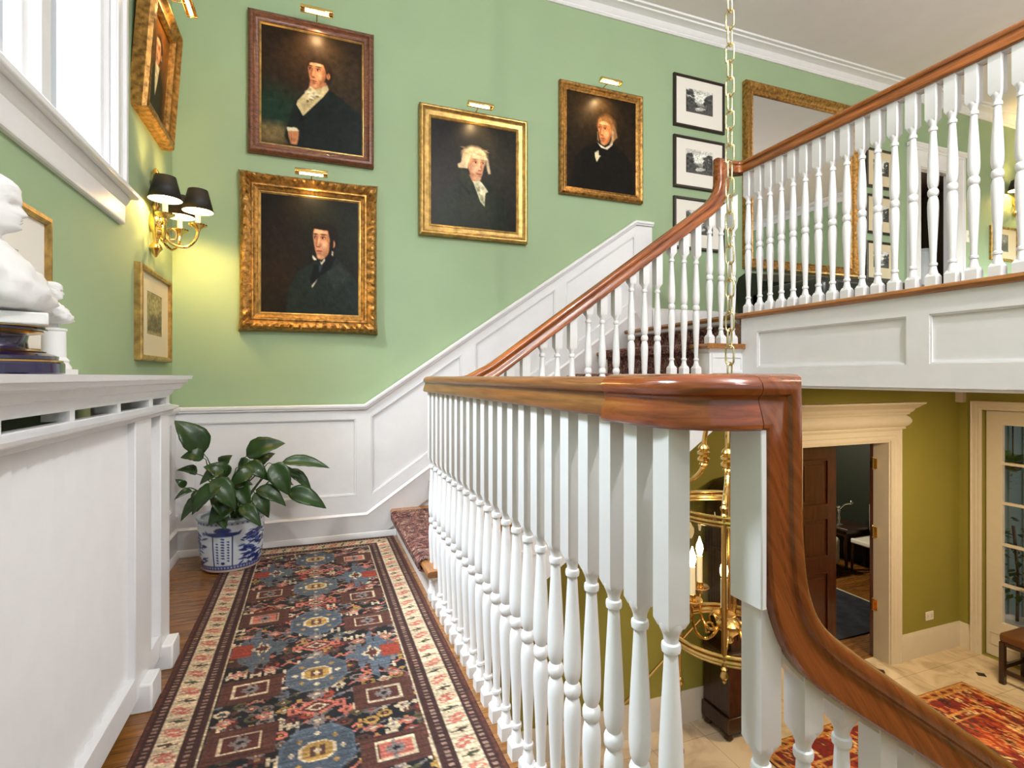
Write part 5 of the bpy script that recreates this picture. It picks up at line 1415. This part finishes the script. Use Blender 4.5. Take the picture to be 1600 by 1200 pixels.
for i in range(90):
    a_ = rng.uniform(0, 2 * PI); z = ZLOW + rng.uniform(.42, 1.3); r_ = rng.uniform(.03, .14)
    c_ = Vector((gx + r_ * math.cos(a_), gy + r_ * math.sin(a_), z)); d = Vector((math.cos(a_), math.sin(a_), rng.uniform(-.5, .5))).normalized(); S_ = d.cross(Vector((0, 0, 1))).normalized()
    mb.add([c_, c_ + d * .05 + S_ * .03, c_ + d * .12, c_ + d * .05 - S_ * .03], [(0, 1, 2, 3)])
obj('foliage', mb, MT['leaf'], gp, smooth=0)

# lower hall rug
def hall_rug():
    W_, H_ = 200, 150
    x = (np.arange(W_) + .5) / W_ * 2.37; y = 1.78 * (1 - (np.arange(H_) + .5) / H_)
    X, Y = np.meshgrid(x, y); C = lambda r, g, b: np.array((r, g, b)) / 255.0
    a_ = np.empty((H_, W_, 3)); a_[:] = C(150, 52, 26)
    cols = [C(206, 140, 80), C(226, 192, 136), C(60, 22, 22), C(176, 70, 34), C(110, 30, 22), C(200, 112, 60), C(84, 50, 40)]
    def motif(cx, cy, r_, c1, c2):
        u, v = np.abs(X - cx) / r_, np.abs(Y - cy) / r_
        z_ = u + v * (.7 + .3 * np.sign(np.sin((X - cx) / r_ * 7)))
        a_[z_ < 1] = c1; a_[z_ < .5] = c2; a_[z_ < .2] = c1
    u, v = np.abs(X - 1.185), np.abs(Y - .89)
    for cx in np.arange(.38, 2.0, .085):
        for cy in np.arange(.38, 1.42, .085):
            m1, m2 = rng.integers(0, 7, 2); motif(cx + rng.uniform(-.02, .02), cy + rng.uniform(-.02, .02), rng.uniform(.03, .055), cols[m1], cols[m2])
    for r_, c1 in ((1.0, cols[1]), (.95, cols[4]), (.62, cols[2]), (.57, cols[5]), (.32, cols[1]), (.28, cols[4])):
        z_ = u / (.62 * r_) + v / (.5 * r_) + .05 * np.sign(np.sin(X * 50)); a_[z_ < 1] = c1
    for _ in range(150):
        t, r2 = rng.uniform(0, 2 * PI), math.sqrt(rng.uniform(0, 1)) * .8; m1, m2 = rng.integers(0, 7, 2)
        motif(1.185 + .36 * r2 * math.cos(t), .89 + .30 * r2 * math.sin(t), .03, cols[m1], cols[m2])
    q = np.minimum(np.minimum(X, 2.37 - X), np.minimum(Y, 1.78 - Y))
    b_ = q < .34; a_[b_] = C(122, 34, 24); keep = a_.copy()
    for _ in range(520):
        e = rng.uniform(.03, .32); t = rng.uniform(0, 1); sd = rng.integers(0, 4); m1, m2 = rng.integers(0, 7, 2)
        cx, cy = ((t * 2.37, e), (t * 2.37, 1.78 - e), (e, t * 1.78), (2.37 - e, t * 1.78))[sd]
        motif(cx, cy, rng.uniform(.018, .04), cols[m1], cols[m2])
    a_[~b_] = keep[~b_]
    for l_ in (.02, .085, .27, .34): a_[np.abs(q - l_) < .010] = C(196, 140, 76)
    a_[(q < .08) & (q > .03) & (np.sin((X + Y) * 60) > .2)] = C(170, 120, 50)
    a_[q < .01] = C(96, 56, 26)
    return np.clip(a_ * (1 + rng.normal(0, .12, (H_, W_, 1))), 0, 1)
hr = thing('hall_rug', 'red patterned rug on the marble floor of the lower hall', 'rug', (4.2, 2.1, ZLOW))
paint_grid('pile', lambda u, v: (3.0 + u * 2.37, 1.2 + v * 1.78, ZLOW + .010), hall_rug(), MT['wool'], hr)
obj('backing', MB().box(3.0, 5.37, 1.2, 2.98, ZLOW + .001, ZLOW + .008), mat('red rug backing', L(96, 40, 24), .95), hr, smooth=0)
for i, (x, y) in enumerate(((5.68, 3.0), (4.88, 3.36), (4.9, .9), (5.8, 2.05))):
    s_ = .045
    m = MB().plate([(x - s_, y), (x, y - s_), (x + s_, y), (x, y + s_)], [], lambda u, v, w: (u, v, w), ZLOW, ZLOW + .0012)
    struct('floor', m, MT['black'], smooth=0)
# bench
bn = thing('bench', 'brown leather bench with dark square legs beside the french door', 'bench', (5.85, 2.5, ZLOW))
bx0, bx1, by0, by1, zs_ = 5.665, 6.03, 2.16, 2.865, ZLOW + .45
obj('cushion', MB().box(bx0, bx1, by0, by1, zs_ - .085, zs_), MT['seat'], bn, bevel=.025)
obj('apron', MB().box(bx0 + .01, bx1 - .01, by0 + .01, by1 - .01, zs_ - .11, zs_ - .08), MT['darkwood'], bn, smooth=0)
for x in (bx0 + .022, bx1 - .022):
    for y in (by0 + .022, by1 - .022): obj('leg', MB().box(x - .02, x + .02, y - .02, y + .02, ZLOW, zs_ - .08), MT['darkwood'], bn, bevel=.003)
obj('stretcher', MB().box(bx0 + .01, bx0 + .03, by0 + .03, by1 - .03, ZLOW + .10, ZLOW + .135).box(bx0 + .03, bx1 - .03, by1 - .03, by1 - .01, ZLOW + .13, ZLOW + .165).box(bx1 - .03, bx1 - .01, by0 + .03, by1 - .03, ZLOW + .10, ZLOW + .135), MT['darkwood'], bn)
# tall clock
gc = thing('grandfather_clock', 'dark wooden longcase clock standing against the lower hall wall behind the lantern', 'clock', (3.1, 3.24, ZLOW))
kx, ky = 3.10, 3.245
def cbox(name, hw, hd, z0, z1, bev=.004):
    return obj(name, MB().box(kx - hw, kx + hw, ky - hd, YB - .035, ZLOW + z0, ZLOW + z1), MT['darkwood'], gc, bevel=bev)
cbox('plinth', .235, .155, .06, .17); cbox('base', .215, .14, .17, .62); cbox('base_moulding', .232, .152, .60, .64); cbox('waist', .165, .11, .64, 1.36); cbox('hood_moulding', .23, .15, 1.34, 1.40)
for x in (-.20, .20):
    for y in (ky - .12, YB - .07): obj('foot', MB().lathe([(.022, 0), (.034, .015), (.03, .04), (.02, .06)], (kx + x, y, ZLOW), 14), MT['darkwood'], gc)
ar = [(-.205, 1.40), (.205, 1.40), (.205, 1.74)] + [(.205 * math.cos(t), 1.74 + .17 * math.sin(t)) for t in np.linspace(.1, PI - .1, 14)] + [(-.205, 1.74)]
obj('hood', MB().plate([(kx + x, ZLOW + z) for x, z in ar], [], lambda u, v, w: (u, w, v), ky - .13, YB - .035), MT['darkwood'], gc, bevel=.004)
obj('dial', MB().plate([(kx + .14 * math.cos(t), ZLOW + 1.62 + .14 * math.sin(t)) for t in np.linspace(0, 2 * PI, 33)[:-1]], [], lambda u, v, w: (u, w, v), ky - .136, ky - .128), MT['brassd'], gc)
obj('door', MB().plate(rect(kx - .11, kx + .11, ZLOW + .72, ZLOW + 1.28), [rect(kx - .08, kx + .08, ZLOW + .76, ZLOW + 1.24)], lambda u, v, w: (u, w, v), ky - .12, ky - .108), MT['darkwood'], gc)
# brass stand by the foot of the wall
sx, sy = 2.452, 3.12
bs_ = thing('brass_stand', 'slender brass pole with sloping side rods on the marble below the lantern', 'stand', (sx, sy, ZLOW))
obj('pole', MB().lathe([(.010, .05), (.010, .92)], (sx, sy, ZLOW), 12).lathe([(.010, .50), (.024, .515), (.026, .53), (.024, .545), (.010, .56)], (sx, sy, ZLOW), 14).lathe([(.010, .84), (.018, .85), (.018, .89), (.010, .90)], (sx, sy, ZLOW), 12), MT['brassd'], bs_)
obj('foot', MB().sphere((sx, sy, ZLOW + .032), .033), mat('wooden ball foot', L(96, 50, 22), .3), bs_)
obj('side_rod', MB().tube([(sx - .50, sy, ZLOW + .44), (sx + .18, sy, ZLOW + .94)], .010, 10).tube([(sx - .50, sy, ZLOW + .0), (sx - .50, sy, ZLOW + .46)], .010, 10).sphere((sx - .28, sy, ZLOW + .60), .02), MT['brassd'], bs_)

# ================================================================== STUDY BEYOND THE MAHOGANY DOORS
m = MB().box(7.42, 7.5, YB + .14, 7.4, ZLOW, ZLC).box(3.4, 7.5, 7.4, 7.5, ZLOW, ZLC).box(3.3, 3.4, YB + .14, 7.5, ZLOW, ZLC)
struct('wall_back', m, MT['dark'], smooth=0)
m = MB().box(6.2, 7.5, YB + .13, YB + .16, ZLOW, ZLC)
struct('wall_front', m, MT['dark'], smooth=0)
struct('ceiling', MB().box(3.3, 7.5, YB, 7.5, ZLC, ZLC + .05), MT['dark'], smooth=0)
struct('floor', MB().box(3.3, 7.5, YB + .145, 7.5, ZLOW - .1, ZLOW), MT['oak'], smooth=0)
sr = thing('study_rug', 'dark blue rug with ivory edge on the study floor beyond the doorway', 'rug', (5.4, 5.0, ZLOW))
obj('pile', MB().box(4.2, 6.22, 3.9, 6.4, ZLOW + .001, ZLOW + .012), MT['bluerug'], sr, smooth=0)
obj('fringe', MB().box(6.22, 6.26, 3.9, 6.4, ZLOW + .001, ZLOW + .008), MT['fringe'], sr, smooth=0)
tb = thing('console_table', 'dark console table against the study wall carrying a silver candlestick', 'table', (7.15, 5.75, ZLOW))
obj('table_top', MB().box(6.92, 7.40, 5.22, 6.3, ZLOW + .55, ZLOW + .585), MT['darkwood'], tb, bevel=.006)
obj('apron', MB().box(6.97, 7.38, 5.27, 6.25, ZLOW + .46, ZLOW + .55), MT['darkwood'], tb, smooth=0)
for x in (6.99, 7.36):
    for y in (5.29, 6.23): obj('leg', MB().lathe([(.012, 0), (.03, .02), (.018, .06), (.03, .25), (.036, .38), (.024, .42), (.03, .46)], (x, y, ZLOW), 12), MT['darkwood'], tb)
cn = thing('candlestick', 'curved silver candlestick on the dark console table in the study', 'candlestick', (7.05, 5.45, ZLOW + .585))
obj('stem', MB().lathe([(.05, 0), (.055, .008), (.02, .02), (.012, .05), (.02, .10), (.010, .16), (.022, .22), (.012, .24), (.02, .27)], (7.05, 5.45, ZLOW + .585), 18).tube(catmull([(7.05, 5.45, ZLOW + .80), (7.00, 5.47, ZLOW + .86), (6.95, 5.5, ZLOW + .90), (6.94, 5.5, ZLOW + .95)], 4), .012, 8), MT['silver'], cn)
obj('arm', MB().tube(catmull([(7.05, 5.45, ZLOW + .80), (7.1, 5.4, ZLOW + .88), (7.16, 5.34, ZLOW + .90)], 4), .010, 8).sphere((7.16, 5.34, ZLOW + .92), .025), MT['silver'], cn)
cc = thing('side_chair', 'dark side chair with white seat just inside the open study door', 'chair', (7.1, 5.05, ZLOW))
hx, hy_ = 7.17, 5.02
obj('seat', MB().box(hx - .2, hx + .2, hy_ - .2, hy_ + .2, ZLOW + .40, ZLOW + .47), MT['upholst'], cc, bevel=.02)
obj('backrest', MB().box(hx + .16, hx + .20, hy_ - .19, hy_ + .19, ZLOW + .52, ZLOW + .92), MT['upholst'], cc, bevel=.015)
for x in (-.17, .17):
    for y in (-.17, .17): obj('leg', MB().tube([(hx + x * 1.1, hy_ + y * 1.1, ZLOW), (hx + x, hy_ + y, ZLOW + .41)], [.014, .022], 8), MT['darkwood'], cc)
for y in (-.18, .18): obj('back_post', MB().tube([(hx + .18, hy_ + y, ZLOW + .4), (hx + .19, hy_ + y, ZLOW + .95)], .016, 8), MT['darkwood'], cc)
ac = thing('armchair', 'white upholstered armchair half hidden by the closed study door', 'chair', (6.45, 5.25, ZLOW))
ax_, ay_ = 6.52, 5.42
obj('seat', MB().box(ax_ - .28, ax_ + .16, ay_ - .2, ay_ + .26, ZLOW + .12, ZLOW + .40), MT['upholst'], ac, bevel=.05)
obj('backrest', MB().box(ax_ - .28, ax_ + .16, ay_ + .26, ay_ + .40, ZLOW + .12, ZLOW + .70), MT['upholst'], ac, bevel=.06)
for y in (ay_ - .22, ay_ + .2): pass
for x in (ax_ - .33, ax_ + .16): obj('arm', MB().box(x, x + .12, ay_ - .2, ay_ + .36, ZLOW + .12, ZLOW + .50), MT['upholst'], ac, bevel=.05)
for x in (ax_ - .26, ax_ + .2):
    for y in (ay_ - .16, ay_ + .32): obj('leg', MB().lathe([(.015, 0), (.025, .12)], (x, y, ZLOW), 10), MT['darkwood'], ac)

# ================================================================== UPPER HALL
m = MB().sweep([(x, YB, z) for x, z in [(UX0, ZUP), (UX0, UZ1), (UX1, UZ1), (UX1, ZUP)]], (0, -1, 0), [(a, b * 1.45) for a, b in cas])
m.plate([(UX0, ZUP), (UX0, UZ1), (UX1, UZ1), (UX1, ZUP), (UX1 - .01, ZUP), (UX1 - .01, UZ1 - .01), (UX0 + .01, UZ1 - .01), (UX0 + .01, ZUP)], [], back, -.06, .002)
m.sweep([(UX0 - .20, YB - .01, UZ1 + .17), (UX1 + .20, YB - .01, UZ1 + .17)], (0, -1, 0), [(0, 0), (.03, 0), (.05, .02), (.05, .035), (0, .035)])
struct('trim_12', m, MT['white'])
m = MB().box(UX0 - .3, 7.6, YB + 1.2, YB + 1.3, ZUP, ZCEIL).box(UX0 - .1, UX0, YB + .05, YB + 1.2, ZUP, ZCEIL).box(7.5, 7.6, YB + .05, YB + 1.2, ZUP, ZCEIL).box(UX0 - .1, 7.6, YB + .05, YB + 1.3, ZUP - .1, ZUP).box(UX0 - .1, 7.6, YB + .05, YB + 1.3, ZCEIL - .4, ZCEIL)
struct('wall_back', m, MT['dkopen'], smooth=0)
pv = thing('floor_vase', 'tall pale blue white vase standing in the dark upper doorway', 'vase', (6.05, 3.72, ZUP))
obj('body', MB().lathe([(.07, 0), (.075, .02), (.06, .06), (.09, .25), (.115, .55), (.11, .8), (.075, .93), (.06, .97), (.075, 1.0), (.06, .99)], (6.05, 3.72, ZUP), 24), MT['palevase'], pv)
sw = thing('light_switch', 'white double light switch plate beside the upper doorway', 'switch', (6.27, YB, 2.42))
obj('plate', MB().box(6.205, 6.325, YB - .006, YB, 2.365, 2.485), MT['plate'], sw, bevel=.003)
for x in (6.24, 6.29): obj('toggle', MB().box(x - .005, x + .005, YB - .016, YB - .005, 2.415, 2.437), MT['cream'], sw)
# dark settee under the mirror
se = thing('settee', 'dark green leather settee with rolled back beneath the gilt mirror', 'sofa', (3.9, 2.9, ZUP))
s0, s1 = 3.16, 4.86
obj('seat', MB().box(s0 + .08, s1 - .08, 2.55, 3.2, ZUP + .12, ZUP + .34), MT['leather'], se, bevel=.05)
bk = []
bkp = [(3.10, ZUP + .12), (3.30, ZUP + .12), (3.33, ZUP + .36), (3.30, ZUP + .44), (3.22, ZUP + .47), (3.12, ZUP + .44), (3.08, ZUP + .38), (3.11, ZUP + .32)]
obj('backrest', MB().sweep([(s0, 0, 0), (s0 + .2, 0, .0), (3.5, 0, .01), (4.0, 0, .03), (4.4, 0, .03), (s1 - .2, 0, 0.0), (s1, 0, 0)], (0, 1, 0), [(y, -z) for y, z in bkp]) , MT['leather'], se)
for x in (s0, s1 - .14): obj('arm', MB().box(x, x + .14, 2.55, 3.2, ZUP + .12, ZUP + .33), MT['leather'], se, bevel=.05)
for x in (s0 + .08, s1 - .08):
    for y in (2.6, 3.2): obj('leg', MB().lathe([(.02, 0), (.03, .06), (.025, .12)], (x, y, ZUP), 12), MT['darkwood'], se)

# ================================================================== LIGHT, SKY, CAMERA
def area(name, loc, target, size, energy, col=(1, 1, 1), size_y=None):
    ld = bpy.data.lights.new(name, 'AREA'); ld.energy = energy; ld.color = col
    ld.shape = 'RECTANGLE' if size_y else 'DISK'; ld.size = size
    if size_y: ld.size_y = size_y
    o = bpy.data.objects.new(name, ld); COL.objects.link(o); o.location = loc
    o.rotation_euler = (Vector(target) - Vector(loc)).to_track_quat('-Z', 'Y').to_euler()
    return o
def lamp(name, loc, r_, energy, col):
    ld = bpy.data.lights.new(name, 'POINT'); ld.energy = energy; ld.color = col; ld.shadow_soft_size = r_
    o = bpy.data.objects.new(name, ld); COL.objects.link(o); o.location = loc
    return o
lamp('landing fill light', (1.3, -1.1, 3.1), .22, 22, (1, .98, .95))  # added fill behind the camera, no pendant hangs there
lamp('landing key light', (1.5, -.4, 3.45), .06, 150, (1, .98, .97))  # unseen key light added high over the landing, without a ceiling fixture
area('window daylight', (-2.0, 1.6, 4.7), (.45, 1.5, .9), 1.9, 800, (.82, .92, 1.0), .9)
area('landing ceiling fill', (1.2, -1.2, 2.5), (1.6, .4, 3.75), .6, 45, (1, .98, .96))  # added upward fill that only brightens the ceiling, no uplighter stands here
area('upper hall ceiling fill', (4.8, .2, 2.6), (4.6, 1.6, 3.75), .6, 10, (1, .93, .86))  # same kind of added ceiling fill for the upper hall
lamp('upper hall fill light', (4.8, .7, 3.1), .2, 12, (1, .90, .74))  # unseen fill added for the upper hall, not a pendant
area('lower hall ceiling lamp', (4.5, 1.9, .92), (4.5, 1.9, -1.7), .7, 56, (1, .76, .46))
area('sunroom daylight', (7.1, 1.9, 1.7), (6.9, 3.4, -.6), 1.0, 70, (.85, .96, 1.0))
lamp('upper back room fill light', (6.7, 4.2, 2.9), .08, 5, (1, .82, .6))  # added so the room past the upper doorway is not black
lamp('study fill light', (5.6, 5.9, .6), .15, 130, (1, .85, .62))  # unseen fill added to lift the dark study floor and furniture
w = bpy.data.worlds.new('sky'); SC.world = w; w.use_nodes = True
nt = w.node_tree; bg = nt.nodes['Background']
bg.inputs['Color'].default_value = (.93, .97, 1.0, 1); bg.inputs['Strength'].default_value = .66
cam = bpy.data.cameras.new('camera'); cam.sensor_fit = 'HORIZONTAL'; cam.sensor_width = 36
cam.lens = 36 * 826 / 1600; cam.clip_start = .05
cam.shift_y = -(588 - 600) / 1600 * -1
co = bpy.data.objects.new('camera', cam); COL.objects.link(co)
co.location = (0, 0, 1.0); co.rotation_euler = (PI / 2, 0, -math.atan2(310, 826))
SC.camera = co
SC.view_settings.view_transform = 'Standard'; SC.view_settings.look = 'None'
SC.view_settings.gamma = 1; SC.view_settings.use_curve_mapping = False
SC.view_settings.exposure = 0.30
